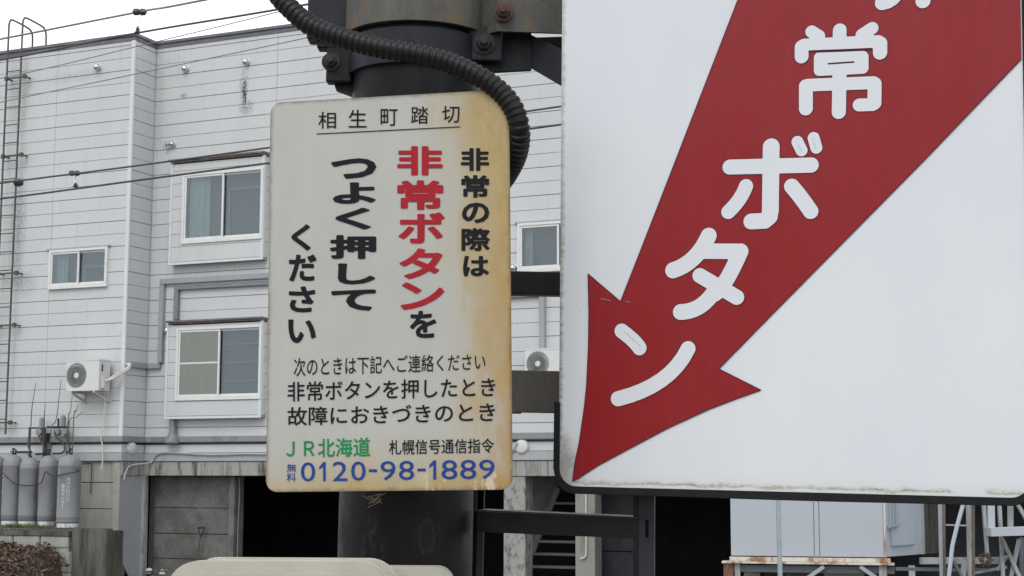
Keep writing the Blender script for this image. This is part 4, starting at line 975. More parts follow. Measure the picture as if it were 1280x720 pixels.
# ------------------------------------------------------------------ rack of steel frames at the right
YR = 19.0
def rackbar(mb, a, b, wpx, Y=YR, dp=.05): mb.beam(at(*a, Y), at(*b, Y), wpx * Y / FPX, dp); return mb
rk = root('scaffold_rack', at(1195, 720, YR) * 1.0, 'grey steel frame posts with a cross rung standing right of the container', 'scaffold')
inv = Matrix.Translation(-rk.matrix_world.translation)
def rpart(mb, nm, mt, par=rk, iv=None):
    o = mb.build(nm, mt, par); o.data.transform(iv or inv); return o
rpart(rackbar(MB(), (1175.5, 612), (1178.5, 735), 5, dp=.08), 'post', 'greysteel'); rpart(rackbar(MB(), (1179.5, 612), (1180.8, 735), 3, YR - .06, .03), 'post_lip', 'plategrey')
rpart(rackbar(MB(), (1211, 612), (1214, 735), 6, dp=.08), 'post', 'greysteel'); rpart(rackbar(MB(), (1216.5, 612), (1217, 735), 3, YR - .06, .03), 'post_lip', 'plategrey')
rpart(rackbar(MB(), (1180, 656), (1211, 657), 2, dp=.02), 'rung', 'greysteel')
rpart(rackbar(MB(), (1150, 701), (1253, 700.5), 8, YR + .25), 'base_rail', 'greysteel'); rpart(rackbar(MB(), (1120, 711), (1240, 713), 4, YR + .3), 'base_rail', 'darksteel')
rpart(rackbar(MB(), (1191, 700), (1203, 722), 3, YR - .05), 'brace', 'darksteel'); rpart(rackbar(MB(), (1202, 735), (1206, 700), 6, YR + .1), 'post', 'greysteel')
for x in (1176.5, 1212.5):                                 # feet to the ground
    b = at(x, 735, YR); mb = MB(); mb.beam(b, Vector((b.x, b.y, gz)), .05, .05); rpart(mb, 'foot', 'greysteel')
P = [at(1206, 610, YR - .2), at(1203.5, 632, YR - .2), at(1196, 659, YR - .2), at(1190.5, 682, YR - .2), at(1186, 722, YR - .2), at(1185, 735, YR - .2)]; P.append(Vector((P[-1].x, P[-1].y, gz)))
MB().tube(P, .025, 8).build('bent_pipe', 'contwhite', label='bent white pipe leaning on the steel frame posts', cat='pipe', smooth=True)
rk2 = root('steel_stand', at(1262, 720, YR), 'pale steel stand with crossed braces at the right edge', 'scaffold')
inv2 = Matrix.Translation(-rk2.matrix_world.translation)
def rp2(a, b, w, nm, mt, Y=YR, dp=.05): rpart(rackbar(MB(), a, b, w, Y, dp), nm, mt, rk2, inv2)
rp2((1228, 610), (1234, 694), 4, 'post', 'greysteel'); rp2((1238, 610), (1239, 669), 8.5, 'post', 'contwhite', YR - .03); rp2((1248, 610), (1253, 702), 4, 'post', 'greysteel', YR + .1)
rp2((1263, 610), (1263, 660), 6, 'post', 'greysteel', YR + .3); rp2((1266, 620), (1290, 662), 4, 'brace', 'greysteel', YR + .2)
rp2((1235, 665), (1300, 663), 10, 'deck_beam', 'contwhite', YR - .12, .25); rp2((1253, 674), (1276, 725), 4, 'brace', 'greysteel', YR + .05); rp2((1274, 674), (1263, 725), 4, 'brace', 'greysteel', YR + .12)
rp2((1259, 695), (1246, 713), 3, 'brace', 'greysteel', YR + .2); rp2((1218, 716), (1258, 709), 3, 'brace', 'greysteel', YR + .3); rp2((1277, 672), (1277, 735), 4, 'post', 'darksteel', YR + .4)
b = at(1253, 700, YR + .1); rpart(MB().beam(b, Vector((b.x, b.y, gz)), .04, .04), 'foot', 'greysteel', rk2, inv2)
random.seed(31); mb = MB(); c = at(1232, 699, YR - .2)
for _ in range(260):
    d = Vector((random.gauss(0, 1), random.gauss(0, .6), random.gauss(0, 1))).normalized() * random.uniform(.03, .09); e = Vector((random.gauss(0, 1), random.gauss(0, 1), random.gauss(0, 1))).normalized() * .03
    mb.add([c + d, c + d + e, c + d * .7 + e * .4], [(0, 1, 2)])
mb.build('dried_plant', 'leafdry', label='small clump of dried brown plant caught on the steel frame', cat='plant')

# =================================================================== NEAR: pole, signs, steelwork
PC = Vector((-.2142, 3.14, 0)); TILT = R_(.9)
b0 = at(507, 670, 3.14); PA = Vector((math.sin(TILT), 0, math.cos(TILT)))
PX = Vector((math.cos(TILT), 0, -math.sin(TILT)))
PF = Frame(b0 - PA * (b0.z / PA.z), PX, Vector((0, 1, 0)), PA); PR = .1337
pole = root('steel_pole', PF, 'thick dark grey steel pole carrying both crossing signs', 'pole')
MB().lathe([(PR + .0, -.25), (PR, 4.6), (PR * .6, 4.66), (.001, 4.67)], (0, 0, 0), 64).build('shaft', 'pole', pole, smooth=True)
MB().lathe([(.30, -.02), (.30, .02), (PR + .002, .025)], (0, 0, 0), 32).build('base_plate', 'band', pole, smooth=True)
def pole_marks():                                        # burnt oval and rust specks, fixed on the shaft
    m = M['pole']; t = m.node_tree; b = t.nodes['Principled BSDF']; old = b.inputs['Base Color'].links[0].from_socket
    P = coord(t); s = sep(t, P); n = noise(t, 30, 7, .7, P); n2 = noise(t, 75, 6, .7, P, (1, 1, .5)); front = ramp(t, s[1], [(0.0, grey(1)), (.01, grey(0))])
    def blob(px, py, rx, rz, wob):
        c_ = PF.hit(px, py, -PR); dx = math_(t, 'DIVIDE', math_(t, 'SUBTRACT', s[0], c_[0]), rx); dz = math_(t, 'DIVIDE', math_(t, 'SUBTRACT', s[2], c_[1]), rz)
        r2 = math_(t, 'SQRT', math_(t, 'ADD', math_(t, 'MULTIPLY', dx, dx), math_(t, 'MULTIPLY', dz, dz)))
        return math_(t, 'ADD', r2, math_(t, 'MULTIPLY', math_(t, 'SUBTRACT', n, .5), wob))
    r = blob(533, 672, .025, .048, 1.1)
    ring_ = math_(t, 'MULTIPLY', ramp(t, r, [(.0, grey(.15)), (.55, grey(.25)), (.85, grey(1)), (1.05, grey(.9)), (1.3, grey(0))]), front)
    c = mixc(t, ring_, old, (.0025, .0025, .003))
    rim = math_(t, 'MULTIPLY', ramp(t, r, [(.45, grey(0)), (.6, grey(1)), (.72, grey(0))]), math_(t, 'MULTIPLY', front, .4))
    c = mixc(t, rim, c, (.03, .034, .038))
    r = blob(462, 680, .035, .075, 1.2); k = math_(t, 'MULTIPLY', ramp(t, r, [(.4, grey(1)), (1.1, grey(0))]), ramp(t, n2, [(.50, grey(0)), (.62, grey(1))]))
    c = mixc(t, math_(t, 'MULTIPLY', math_(t, 'MULTIPLY', k, front), .6), c, (.065, .042, .032))
    t.links.new(c, b.inputs['Base Color'])
pole_marks()
def pz(px, py, dy=-PR): return PF.hit(px, py, dy)
def bandmb(z0, z1, r, th=.008, n=56): return MB().lathe([(r, z0), (r + th, z0), (r + th, z1), (r, z1), (r, z0)], (0, 0, 0), n)
def hexbolt(c, r, par, mat_='bolt', ax=-1, name='bolt'):
    c = Vector(c); mb = MB(); mb.lathe([(r * 1.45, 0), (r * 1.45, ax * r * .22), (r * 1.4, ax * r * .25)], c, 20, 'y')
    mb.lathe([(r, ax * r * .22), (r, ax * r * .95), (r * .85, ax * r * 1.1)], c, 6, 'y'); mb.lathe([(r * .55, ax * r * 1.0), (r * .55, ax * r * 1.75), (r * .4, ax * r * 1.85)], c, 12, 'y')
    return mb.build(name, mat_, par)
# --- upper strap with long rusty plate
z1b = pz(510, 26, -PR - .01)[1]
st1 = root('strap_bracket', PF, 'rust streaked steel strap and plate at the top of the pole', 'bracket')
bandmb(z1b, z1b + .17, PR + .013, .006).build('strap', 'rustplate', st1, smooth=True)
xa = PF.hit(596, 20, -.115)[0]
yb_ = -.105
mb = MB(); zt_, zb_ = z1b + .17, PF.hit(650, 40, yb_)[1]
# plate leaves the band tangentially and runs behind the large sign
arc = []
for k in range(13):
    a = R_(-90 + 60 * k / 12); arc.append((math.cos(a) * (PR + .016), math.sin(a) * (PR + .016)))
arc += [(PR + .03, yb_ - .004), (.62, yb_ + .02)]
for (x0, y0), (x1, y1) in zip(arc[11:], arc[12:]):
    mb.add([(x0, y0, zb_), (x1, y1, zb_), (x1, y1, zt_), (x0, y0, zt_), (x0, y0 + .008, zb_), (x1, y1 + .008, zb_), (x1, y1 + .008, zt_), (x0, y0 + .008, zt_)], [(0, 1, 2, 3), (7, 6, 5, 4), (0, 4, 5, 1), (3, 2, 6, 7), (1, 5, 6, 2), (0, 3, 7, 4)])
mb.build('plate', 'rustplate', st1)
c = PF.hit(629, 15, yb_ - .012); hexbolt((c[0], yb_ - .01, c[1]), .0135, st1)
# --- dark clamp band below it
zc1 = pz(510, 30, -PR - .02)[1]; zc0 = pz(510, 75, -PR - .02)[1]
cl = root('pole_clamp', PF, 'black two part clamp band below the rusty strap', 'clamp')
bandmb(zc0, zc1 - .001, PR + .001, .010).build('band', 'band', cl, smooth=True)
ye = -.085
fx0, fx1 = PF.hit(592, 50, ye)[0], PF.hit(628, 50, ye)[0]; fz0, fz1 = PF.hit(610, 76, ye)[1], PF.hit(610, 33, ye)[1]
MB().box(fx0 - .01, fx1, ye - .004, ye + .006, fz0, fz1).build('flange', 'band', cl, bevel=.002)
c = PF.hit(605, 54, ye - .01); hexbolt((c[0], ye - .004, c[1]), .0155, cl, 'boltdark')
# left ear of the clamp
yl = -.04
def bx(px0, py0, px1, py1, y): a = PF.hit(px0, py1, y); b = PF.hit(px1, py0, y); return a[0], b[0], a[1], b[1]
x0, x1, za_, zb2 = bx(383, -20, 436, 48, yl); MB().box(x0, x1, yl, yl + .05, za_, zb2).build('left_flange', 'band', cl, bevel=.003)
x0, x1, za_, zb2 = bx(395, 48, 436, 58, yl); MB().box(x0, x1, yl + .01, yl + .045, za_, zb2).build('left_flange', 'blackbar', cl, bevel=.003)
x0, x1, za_, zb2 = bx(407, 59, 441, 102, yl); MB().box(x0, x1, yl, yl + .03, za_, zb2).build('left_ear', 'blackbar', cl, bevel=.003)
c = PF.hit(413, 76, yl - .01); hexbolt((c[0], yl, c[1]), .013, cl, 'boltdark')
p = [PF.hit(x, y, yl + .02) for x, y in ((417, 102), (441, 102), (443, 119), (419, 110))]; MB().prism(p[::-1], yl + .02, yl + .05).build('left_ear', 'blackbar', cl)
# --- arm stepping back to the large sign
ar = root('sign_arm', PF, 'black bent steel arm joining the clamp to the large sign', 'bracket')
yk = -.06
p = [PF.hit(x, y, yk) for x, y in ((590, 38), (663, 40), (663, 86), (590, 90))]; MB().prism(p[::-1], yk, yk + .012).build('arm_plate', 'blackbar', ar, bevel=.002)
a = [PF.hit(x, y, yk + .02) for x, y in ((663, 46), (663, 86))]; b = [PF.hit(x, y, yk - .06) for x, y in ((712, 66), (712, 112))]
mb = MB(); mb.add([(a[0][0], yk + .004, a[0][1]), (a[1][0], yk + .004, a[1][1]), (b[1][0], yk - .06, b[1][1]), (b[0][0], yk - .06, b[0][1]), (a[0][0], yk + .014, a[0][1]), (a[1][0], yk + .014, a[1][1]), (b[1][0], yk - .05, b[1][1]), (b[0][0], yk - .05, b[0][1])], [(0, 1, 2, 3), (7, 6, 5, 4), (0, 4, 5, 1), (3, 2, 6, 7), (1, 5, 6, 2), (0, 3, 7, 4)])
mb.build('arm_bend', 'postpaint', ar)
p = [PF.hit(x, y, .03) for x, y in ((662, 47), (760, 44), (760, 66), (662, 60))]; MB().prism(p[::-1], .03, .04).build('arm_back', 'blackbar', ar)

# --- crossbars between pole and large sign
def bar(px0, py0, px1, py1, y, th, mt, label, nm='crossbar', slope=0.0, extra=None):
    a = PF.hit(px0, py1, y); b = PF.hit(px1, py0, y); r = MB()
    z0, z1 = a[1], b[1]; w = b[0] - a[0]
    r.add([(a[0], y, z0), (b[0], y, z0 - slope * w), (b[0], y, z1 - slope * w), (a[0], y, z1), (a[0], y + th, z0), (b[0], y + th, z0 - slope * w), (b[0], y + th, z1 - slope * w), (a[0], y + th, z1)], [(0, 1, 2, 3), (7, 6, 5, 4), (0, 4, 5, 1), (3, 2, 6, 7), (1, 5, 6, 2), (0, 3, 7, 4)])
    o = r.build(nm, mt, label=label, cat='bar', bevel=.002); o.matrix_world = PF.mat(); return o
bar(560, 341, 770, 366, -.02, .04, 'blackbar', 'upper black crossbar between the signs beneath the small window')
bar(560, 465, 770, 514, -.10, .008, 'plategrey', 'wide dull brown steel plate between the two signs', 'cross_plate')
bar(638, 514, 652, 517, -.10, .007, 'bolt', 'thin rusty lip under the wide plate', 'plate_lip')
MB_ = bandmb(PF.hit(600, 514, -.1)[1], PF.hit(600, 465, -.1)[1], PR + .002, .008); o = MB_.build('lower_strap', 'plategrey', label='lower steel strap around the pole behind the small sign', cat='strap', smooth=True); o.matrix_world = PF.mat()
bar(592, 612, 606, 640, .05, .03, 'postpaint', 'narrow steel upright just right of the pole', 'upright')
o = bar(593, 560, 607, 760, .05, .03, 'postpaint', 'narrow steel upright running down right beside the pole', 'upright')
# lower flat bar and sign post
BG = frame((.0901, 2.9773, 1.59), R_(-21.76), R_(-1.195), R_(-1.81))     # large sign plane, origin at its lower left corner
yB = .06
p = [BG.hit(x, y, yB) for x, y in ((598, 638), (798, 647), (798, 672.5), (598, 664))]
lb2 = root('lower_crossbar', BG, 'black horizontal steel bar below the signs from pole to post', 'bar')
MB().prism(p[::-1], yB, yB + .012).build('bar_web', 'blackbar', lb2, bevel=.0015)
p = [BG.hit(x, y, yB) for x, y in ((598, 637), (798, 646), (798, 648.3), (598, 639.5))]
MB().prism(p[::-1], yB - .004, yB + .04).build('bar_top_lip', 'postpaint', lb2)
ps = root('sign_post', BG, 'dark steel post with a slotted hole below the large sign', 'post')
a, b = BG.hit(798.5, 680, yB)[0], BG.hit(817.5, 680, yB)[0]; zlo, zhi = -1.55, 1.2
s0_, s1_ = BG.hit(808, 672, yB)[1], BG.hit(808, 650, yB)[1]; sm, sw = (a + b) / 2 + .001, .0035
mb = MB(); mb.box(a, sm - sw, yB, yB + .008, zlo, zhi); mb.box(sm + sw, b, yB, yB + .008, zlo, zhi); mb.box(sm - sw, sm + sw, yB + .0005, yB + .0075, zlo, s0_); mb.box(sm - sw, sm + sw, yB + .0005, yB + .0075, s1_, zhi)
mb.build('post_face', 'postpaint', ps)
MB().box(sm - .006, sm + .006, yB + .012, yB + .016, s0_ - .01, s1_ + .01).build('slot_dark_strip', 'blackbar', ps)  # near-black strip added behind the slot, standing in for the darkness beyond
MB().box(a - .012, a - .001, yB + .002, yB + .05, zlo, zhi).build('post_flange', 'blackbar', ps)

# ------------------------------------------------------------------ the large arrow sign
BW, BH, CRN = .85, 1.17, .034
big = root('arrow_sign', BG, 'large white sign with a red arrow and white Japanese lettering pointing down left', 'sign')
def rrect(w, h, r, x0=0, z0=0, n=8):
    out = []
    for cx_, cz_, a0_ in ((w - r, h - r, 0), (r, h - r, 90), (r, r, 180), (w - r, r, 270)):
        for k in range(n + 1):
            a_ = R_(a0_ + 90 * k / n); out.append((x0 + cx_ + r * math.cos(a_), z0 + cz_ + r * math.sin(a_)))
    return out
M['bigwhite'] = big_sign_mat(BW); M['arrow'] = arrow_mat()
MB().prism(rrect(BW, BH, CRN), 0, .012).build('sign_panel', 'bigwhite', big, bevel=.0012)
# folded white rim of the panel along the bottom
rim = [(x, z) for x, z in rrect(BW, BH, CRN)]
lowrim = [(x, z) for x, z in rim]
# rubber edging: from part way down the left side, round the bottom and up the right side
zs_ = BG.hit(697, 503, 0)[1]
n8 = 8; R2 = CRN
path = [(-.0, zs_)] + [(CRN - CRN * math.cos(R_(90 * k / 10)), CRN - CRN * math.sin(R_(90 * k / 10))) for k in range(11)] + [(BW * q_ / 8, 0) for q_ in range(1, 8)] + [(BW - CRN + CRN * math.sin(R_(90 * k / 10)), CRN - CRN * math.cos(R_(90 * k / 10))) for k in range(11)] + [(BW, BH - .1)]
mb = MB(); vs = []; random.seed(2)
for i, (x, z) in enumerate(path):
    a = Vector(path[max(0, i - 1)]); b = Vector(path[min(len(path) - 1, i + 1)]); t_ = (b - a).normalized(); nn = Vector((-t_.y, t_.x)) * -1
    wo = .0135 if 0 < i else .0125
    wo += random.uniform(-.0008, .0008)
    if i <= 3 or i >= len(path) - 4: wo *= .8
    for o_, y_ in ((-.001, -.003), (wo, -.003), (wo, .022), (-.001, .022)): vs.append((x + nn.x * o_, y_, z + nn.y * o_))
fs = []
for i in range(len(path) - 1):
    for k in range(4): fs.append((4 * i + k, 4 * i + (k + 1) % 4, 4 * i + 4 + (k + 1) % 4, 4 * i + 4 + k))
fs += [(0, 1, 2, 3), tuple(4 * (len(path) - 1) + k for k in (3, 2, 1, 0))]
mb.add(vs, fs).build('rubber_edging', 'rubber', big, bevel=.001)
# back stiffeners
for z_ in (.12, .52, .95): MB().box(.05, BW - .03, .013, .05, z_, z_ + .04).build('back_rail', 'blackbar', big)
# arrow
AP = [(735.3, 342.3), (776, 377), (817.9, 270), (845.6, 198.6), (922.6, 0)]
c1_ = BG.hit(922.6, 0); c0_ = BG.hit(845.6, 198.6); dirL = Vector((c1_[0] - c0_[0], c1_[1] - c0_[1])).normalized()
topz = BH - .006; rx = BW - .003
Lpt = Vector(c1_) + dirL * ((topz - c1_[1]) / dirL.y)
edge = [BG.hit(*p_) for p_ in AP] + [(Lpt.x, topz), (rx, topz)]
RB_ = [(1279, 73.6), (1156.4, 199.4), (960, 398.5), (898.8, 461), (951.5, 487.6), (918, 499.5), (885.6, 512), (834.4, 535.6), (785.6, 561.5), (747.8, 582), (723.3, 598), (716, 601.5), (719, 578), (724.4, 553), (731.0, 507), (733.6, 480), (735.8, 433), (736.4, 390)]
rb_ = [BG.hit(*p_) for p_ in RB_]; rb_[0] = (rx, rb_[0][1]); edge += rb_
def tri_mesh(poly, y, name, mt, par):
    from mathutils.geometry import tessellate_polygon
    tr = tessellate_polygon([[Vector((x, z, 0)) for x, z in poly]])
    me = bpy.data.meshes.new(name); me.from_pydata([(x, y, z) for x, z in poly], [], [tuple(t) for t in tr]); me.materials.append(M[mt]); o = bpy.data.objects.new(name, me); COL.objects.link(o); o.parent = par; return o
tri_mesh(edge, -.0016, 'red_arrow', 'arrow', big)
mb = MB(); n = len(edge)
for i in range(n):
    if i in (4, 5, 6): 
        if i != 4: continue
    p_, q_ = Vector(edge[i]), Vector(edge[(i + 1) % n]); t_ = (q_ - p_).normalized(); nn = Vector((-t_.y, t_.x)) * .0008
    mb.add([(p_.x + nn.x, -.0020 - .00001 * (i % 2), p_.y + nn.y), (q_.x + nn.x, -.0020 - .00001 * (i % 2), q_.y + nn.y), (q_.x - nn.x, -.0020 - .00001 * (i % 2), q_.y - nn.y), (p_.x - nn.x, -.0020 - .00001 * (i % 2), p_.y - nn.y)], [(0, 1, 2, 3)])
mb.build('arrow_outline', 'purple', big)
# rounded lettering: strokes as distance fields, contoured into clean flat shapes
S = BG.hit(1100, 300)[0] - BG.hit(1000, 300)[0]; S /= 100.0      # metres per pixel on the sign
def arcpts(p, m_, q_, n=8):
    p, m_, q_ = Vector(p), Vector(m_), Vector(q_); c_ = m_ * 2 - (p + q_) / 2
    return [(p * (1 - t) ** 2 + c_ * 2 * t * (1 - t) + q_ * t * t)[:] for t in [k / n for k in range(n + 1)]]
def zoomed(ox, oy, sc): return lambda pts: [(ox + x / sc, oy + y / sc) for x, y in pts]
def contour(strokes, holes, grow, y, name, mt, step):
    def conv(lst):                                       # capsules in local metres
        o_ = []
        for pts, r in lst:
            q_ = [BG.hit(*p_) for p_ in pts]
            for a_, b_ in zip(q_, q_[1:]): o_.append((a_, b_, r * S))
        return o_
    A, Hh = conv(strokes), conv(holes)
    xs_ = [p_[k][0] for p_ in A for k in (0, 1)]; zs2 = [p_[k][1] for p_ in A for k in (0, 1)]; m_ = max(p_[2] for p_ in A) + .004
    X = np.arange(min(xs_) - m_, max(xs_) + m_, step); Z = np.arange(min(zs2) - m_, min(max(zs2) + m_, topz - .004), step)
    D = capsules(X, Z, A)
    if Hh: D = np.maximum(D, -capsules(X, Z, Hh))
    vs, fs = march(D - grow, X, Z)
    me = bpy.data.meshes.new(name); me.from_pydata([(x, y, z) for x, z in vs], [], fs); me.materials.append(M[mt]); o = bpy.data.objects.new(name, me); COL.objects.link(o); o.parent = big; return o
z1_ = zoomed(960, 0, 4.5); z2_ = zoomed(880, 140, 4.5); z3_ = zoomed(720, 270, 2.88)
r1 = 4.5; r3 = 2.88
jo = ([(z1_([(247, 180), (288, 206)]), 36 / r1), (z1_([(405, 172), (404, 245)]), 39 / r1), (z1_([(587, 161), (530, 198)]), 36 / r1),
       (z1_([(191, 320), (191, 266), (205, 258), (619, 239), (632, 246), (632, 298)]), 40 / r1),
       (z1_([(292, 326), (534, 321), (534, 385), (292, 397), (292, 326)]), 33 / r1), (z1_([(300, 362), (530, 352)]), 32 / r1),
       (z1_([(215, 612), (215, 486), (222, 481), (594, 467), (601, 474), (600, 582), (590, 590), (515, 592)]), 37 / r1), (z1_([(404, 400), (400, 632)]), 40 / r1),
       (z1_([(215, 612), (215, 486)]), 40 / r1), (z1_([(601, 474), (600, 582)]), 39 / r1)],
      [(z1_([(341, 361), (484, 351)]), 5 / r1), (z1_([(236, 293), (300, 290), (420, 286), (584, 279)]), 8 / r1)])
bo_ = ([(z2_([(148, 311), (604, 300)]), 44 / r1), (z2_([(380, 197), (375, 560)]), 49 / r1), (z2_([(375, 560), (372, 590), (345, 613), (268, 617)]), 46 / r1),
        (z2_(arcpts((238, 419), (200, 493), (139, 563))), 42 / r1), (z2_(arcpts((495, 419), (548, 484), (602, 560))), 44 / r1),
        (z2_([(527, 169), (551, 218)]), 34 / r1), (z2_([(618, 147), (634, 203)]), 34 / r1)], [])
ta = ([(z3_(arcpts((479, 72), (425, 152), (351, 196))), 30.5 / r3), (z3_([(450, 127), (594, 128)]), 29 / r3), (z3_(arcpts((594, 128), (535, 243), (490, 285))) + z3_(arcpts((490, 285), (440, 330), (378, 346))), 29.5 / r3), (z3_([(447, 215), (580, 293)]), 28 / r3)],
      [])
nn_ = ([(z3_(arcpts((166, 414), (206, 447), (230, 475))), 28 / r3), (z3_(arcpts((405, 478), (310, 590), (153, 658))), 28.5 / r3)], [])
hi_ = ([(z1_([(872, -260), (873, 8)]), 41 / r1), (z1_(arcpts((742, -260), (735, -60), (645, 18))), 42 / r1)] + [(z1_([(590, yy), (742, yy - 6)]), 32 / r1) for yy in (-215, -130, -45)] + [(z1_([(873, yy - 12), (1030, yy - 18)]), 32 / r1) for yy in (-215, -130, -45)], [])
for nm_, (st_, ho_) in (('lettering_jou', jo), ('lettering_bo', bo_), ('lettering_ta', ta), ('lettering_n', nn_), ('lettering_hi', hi_)):
    ho2 = [(p_, r_ - .001 / S) for p_, r_ in ho_]
    contour(st_, ho2, .0009, -.0024, 'letter_outline', 'purple', .0016)
    contour(st_, ho_, 0, -.0030, 'white_letter', 'bigwhite', .0016)
# scratches near the arrow head
mb = MB()
for a_, b_ in (((752, 373.5), (764, 376)), ((783, 377), (789, 378))):
    p_, q_ = BG.hit(*a_), BG.hit(*b_); mb.beam((p_[0], -.0034, p_[1]), (q_[0], -.0034, q_[1]), .0005, .0004)
mb.build('scratch', 'white_print', big)
mb = MB()
for a_, b_ in (((781, 414), (802, 433)), ((1016, 172), (1020, 186)), ((998, 180), (1003, 190))):
    p_, q_ = BG.hit(*a_), BG.hit(*b_); mb.beam((p_[0], -.0034, p_[1]), (q_[0], -.0034, q_[1]), .0009, .0004)
mb.build('scratch', 'hose', big)

# ------------------------------------------------------------------ the small information sign
SW_, SH_ = .45, .7174
SF = frame((-.4415, 2.8324, 1.5797), -.184, .0136, .0099)
sg = root('information_sign', SF, 'small yellowed white crossing sign with columns of Japanese text on the pole', 'sign')
M['smallwhite'] = small_sign_mat(SW_, SH_)
MB().prism(rrect(SW_, SH_, .021), 0, .004).build('sign_panel', 'smallwhite', sg, bevel=.0008)
YL = -.0012
def line(text, TL, TR, BR, BL, mt, bold=0.0, nm='lettering'):
    mb = MB(); letter(mb, text, [SF.hit(*p_) for p_ in (TL, TR, BR, BL)], YL, bold); return mb.build(nm, mt, sg)
def chars(rows, mt, bold, nm='lettering', skew=-.04):
    mb = MB()
    for ch, x0, x1, y0, y1 in rows:
        d_ = (x1 - x0) * skew * (-.5); letter(mb, ch, [SF.hit(*p_) for p_ in ((x0, y0 + d_ * 0), (x1, y0 - 0), (x1, y1), (x0, y1))], YL, bold)
    return mb.build(nm, mt, sg)
chars([('相', 398.1, 420.2, 139.8, 160.9), ('生', 436, 458.5, 137.2, 159.6), ('町', 475.9, 497.3, 136.4, 157.5), ('踏', 513.9, 535.8, 133.2, 154.9), ('切', 553, 574.6, 132.4, 153.5)], 'ink', .004)
a_, b_ = SF.hit(396, 167.6), SF.hit(575.5, 158.6)
MB().beam((a_[0], YL, a_[1]), (b_[0], YL, b_[1]), .0016, .0004).build('underline', 'ink', sg)
chars([('非', 496.8, 553.5, 182.8, 219.3), ('常', 496.8, 554.3, 225.5, 262.5), ('ボ', 498.3, 556, 265.5, 304.5), ('タ', 499.5, 553.3, 310.5, 348.8), ('ン', 500.8, 555.5, 353, 387.3)], 'redink', .034)
chars([('を', 512.5, 545.5, 388.5, 422.5)], 'ink', .03)
chars([('非', 576.2, 611.5, 185.2, 213.7), ('常', 576.7, 611.5, 219, 247.2), ('の', 577.5, 611.8, 253.3, 279), ('際', 577, 612.5, 285, 313.8), ('は', 579, 611.3, 320, 345.5)], 'ink', .032)
chars([('つ', 414, 470.6, 198, 223.5), ('よ', 416.3, 469.8, 228, 254.8), ('く', 419.5, 464, 259.8, 286.8), ('押', 412.5, 470.5, 293.8, 323.8), ('し', 422.5, 469.3, 329.3, 355.5), ('て', 414.3, 470, 361.8, 388.3)], 'ink', .042)
chars([('く', 364.5, 388.5, 280.5, 313.3), ('だ', 361.3, 395.8, 318.3, 351.8), ('さ', 361.3, 394.3, 358, 390.5), ('い', 360.5, 395, 399.3, 428.8)], 'ink', .034)
def row(text, x0, x1, yl0, yl1, yr0, yr1, mt, bold):
    return line(text, (x0, yl0), (x1, yr0), (x1, yr1), (x0, yl1), mt, bold)
row('次のときは下記へご連絡ください', 367.5, 606.8, 447.5, 470.8, 441.5, 462.5, 'ink', .004)
row('非常ボタンを押したとき', 359.6, 619.3, 477.5, 502, 471.5, 495.8, 'ink', .010)
row('故障におきづきのとき', 359.6, 618.8, 509, 532.2, 502.8, 527, 'ink', .010)
row('ＪＲ北海道', 358, 463, 549.5, 572, 546.5, 570.5, 'greenink', .012)
row('札幌信号通信指令', 486.3, 617.5, 550, 568.6, 547.8, 566, 'ink', .008)
chars([('無', 358.8, 370.5, 579.8, 590.3), ('料', 358.8, 370.2, 591.3, 602)], 'blueink', .004)
digs = [('0', 185, 257), ('1', 277, 309), ('2', 344, 418), ('0', 436, 509), ('-', 525, 566), ('9', 583, 658), ('8', 675, 751), ('-', 768, 809), ('1', 827, 861), ('8', 888, 967), ('8', 981, 1062), ('9', 1076, 1154)]
rows_ = []
for ch, x0, x1 in digs:
    X0, X1 = 330 + x0 / 4, 330 + x1 / 4; k = (x0 - 185) / 970; yt = 440 + (551 - 15 * k) / 4; yb2 = 440 + (647 - 14 * k) / 4
    if ch == '-': ym = (yt + yb2) / 2 - .2; yt, yb2 = ym - 1.7, ym + 1.7
    rows_.append((ch, X0, X1, yt, yb2))
chars(rows_, 'blueink', .0)
# mounting brackets to the pole
for z_ in (.12, .58):
    mb = MB(); mb.box(.10, .34, .005, .012, z_, z_ + .035); mb.box(.16, .17, .012, .12, z_, z_ + .035); mb.box(.28, .29, .012, .12, z_, z_ + .035); mb.build('mount', 'blackbar', sg)
# straw caught behind the lower edge
random.seed(41); mb = MB(); c = at(468, 624, 2.93)
for _ in range(16):
    d = Vector((random.gauss(0, .011), random.gauss(0, .005), random.gauss(0, .005))); e = Vector((random.gauss(0, .006), 0, random.gauss(0, .004))); mb.tube([c + e - d * .5, c + e + d], .0005, 4)
mb.build('straw', 'twigpale', label='few wisps of dry straw stuck on the pole under the small sign', cat='straw')

# ------------------------------------------------------------------ corrugated conduit
CP = [(330, -40, 2.86), (345, -10, 2.84), (360, 8, 2.83), (386, 30.5, 2.82), (416, 43, 2.81), (447, 53, 2.80), (477.6, 60, 2.79), (523, 68, 2.78), (563, 79, 2.775), (600, 96, 2.765), (627, 116, 2.76), (643, 138, 2.755), (649.5, 163, 2.76), (647, 190, 2.80), (637, 213, 2.86), (622, 235, 2.92), (600, 262, 2.96), (590, 320, 2.98), (588, 420, 2.98)]
sp = smoothpath([at(x, y, Y) for x, y, Y in CP], 24)
L_ = [0]
for a_, b_ in zip(sp, sp[1:]): L_.append(L_[-1] + (b_ - a_).length)
pitch = .0121; N = int(L_[-1] / pitch * 8); pts = []; rad = []; j = 0
for i in range(N):
    s_ = L_[-1] * i / N
    while j < len(L_) - 2 and L_[j + 1] < s_: j += 1
    f_ = (s_ - L_[j]) / (L_[j + 1] - L_[j]); pts.append(sp[j].lerp(sp[j + 1], f_))
    ph = (i % 8) / 8; rad.append(.0196 if ph < .45 else (.0172 if ph > .55 and ph < .95 else .0186))
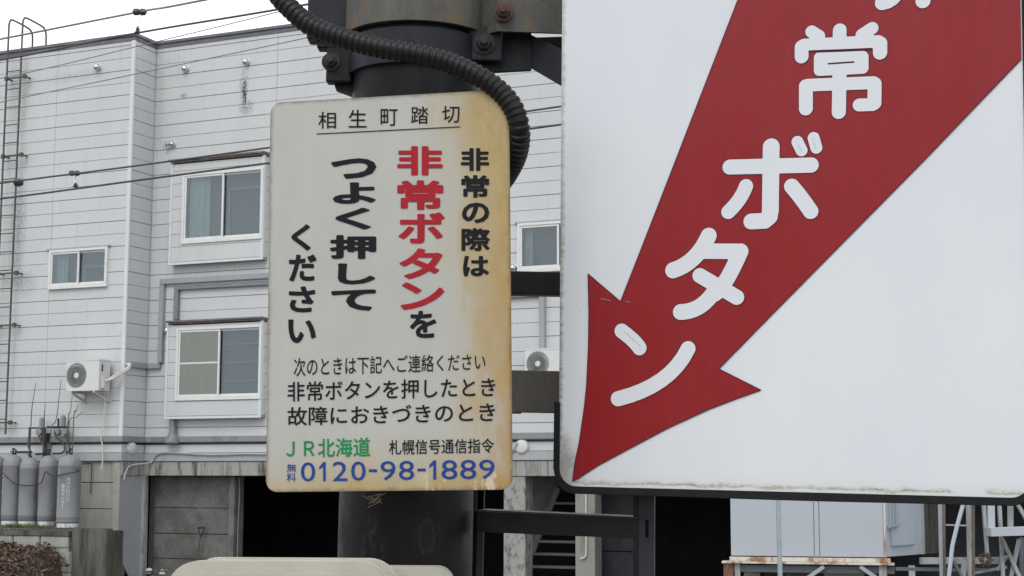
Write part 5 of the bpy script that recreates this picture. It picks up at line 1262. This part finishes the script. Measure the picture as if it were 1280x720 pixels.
MB().tube(pts, rad, 20).build('corrugated_conduit', 'conduit', label='black corrugated conduit curving over the top corner of the small sign', cat='conduit', smooth=True)

# ------------------------------------------------------------------ emergency button housing at the bottom
def case(px0, px1, pyt, Y, dp, hgt, rad_, label, lip, yaw):
    a_, b_ = at(px0, pyt, Y), at(px1, pyt, Y); w_ = (b_ - a_).length
    F_ = frame((a_.x, a_.y, a_.z - hgt), yaw); r_ = root('button_box', F_, label, 'box', 'cream boxes at the bottom')
    MB().prism(rrect(w_, hgt, rad_, n=10), 0, dp).build('case', 'cream', r_, bevel=.010, seg=4, smooth=True)
    MB().prism(rrect(w_ - 2 * lip, hgt - 2 * lip, max(.01, rad_ - lip * .6), lip, lip, n=10), -.010, .002).build('cover', 'cream', r_, bevel=.005, seg=3, smooth=True)
    MB().prism(rrect(w_ - 2 * lip + .005, hgt - 2 * lip + .005, max(.01, rad_ - lip * .6) + .002, lip - .0025, lip - .0025, n=10), -.0012, .001).build('seam', 'sill', r_)
    MB().prism(rrect(w_ + .004, hgt + .004, rad_ + .002, -.002, -.002, n=10), .030, .036).build('gasket_rim', 'cream', r_, bevel=.002, smooth=True)
    MB().lathe([(.006, -.0105), (.006, -.013), (.001, -.0132)], (lip + .03, 0, hgt - lip - .035), 12, 'y').build('cover_screw', 'chrome', r_); MB().lathe([(.006, -.0105), (.006, -.013), (.001, -.0132)], (w_ - lip - .03, 0, hgt - lip - .035), 12, 'y').build('cover_screw', 'chrome', r_)
    MB().box(w_ * .3, w_ * .7, dp, dp + .05, hgt * .3, hgt * .6).build('bracket', 'blackbar', r_)
    return r_
case(211, 485, 704, 2.66, .14, .42, .05, 'larger cream plastic box with a raised cover in front of the pole', .018, R_(-4))
case(430, 558, 712, 2.82, .12, .36, .028, 'smaller cream box peeking out behind the right end of the larger one', .012, R_(-4))

for r_ in (st1, cl, ar):
    r_.parent = pole; r_.matrix_parent_inverse = Matrix.Identity(4); r_.matrix_basis = Matrix.Identity(4)
    for k in ('label', 'category'): del r_[k]
# ------------------------------------------------------------------ clean up helpers
bpy.data.objects.remove(_to)
for o in list(COL.objects):
    if o.name.startswith('open_door') and o.type == 'EMPTY':
        pass
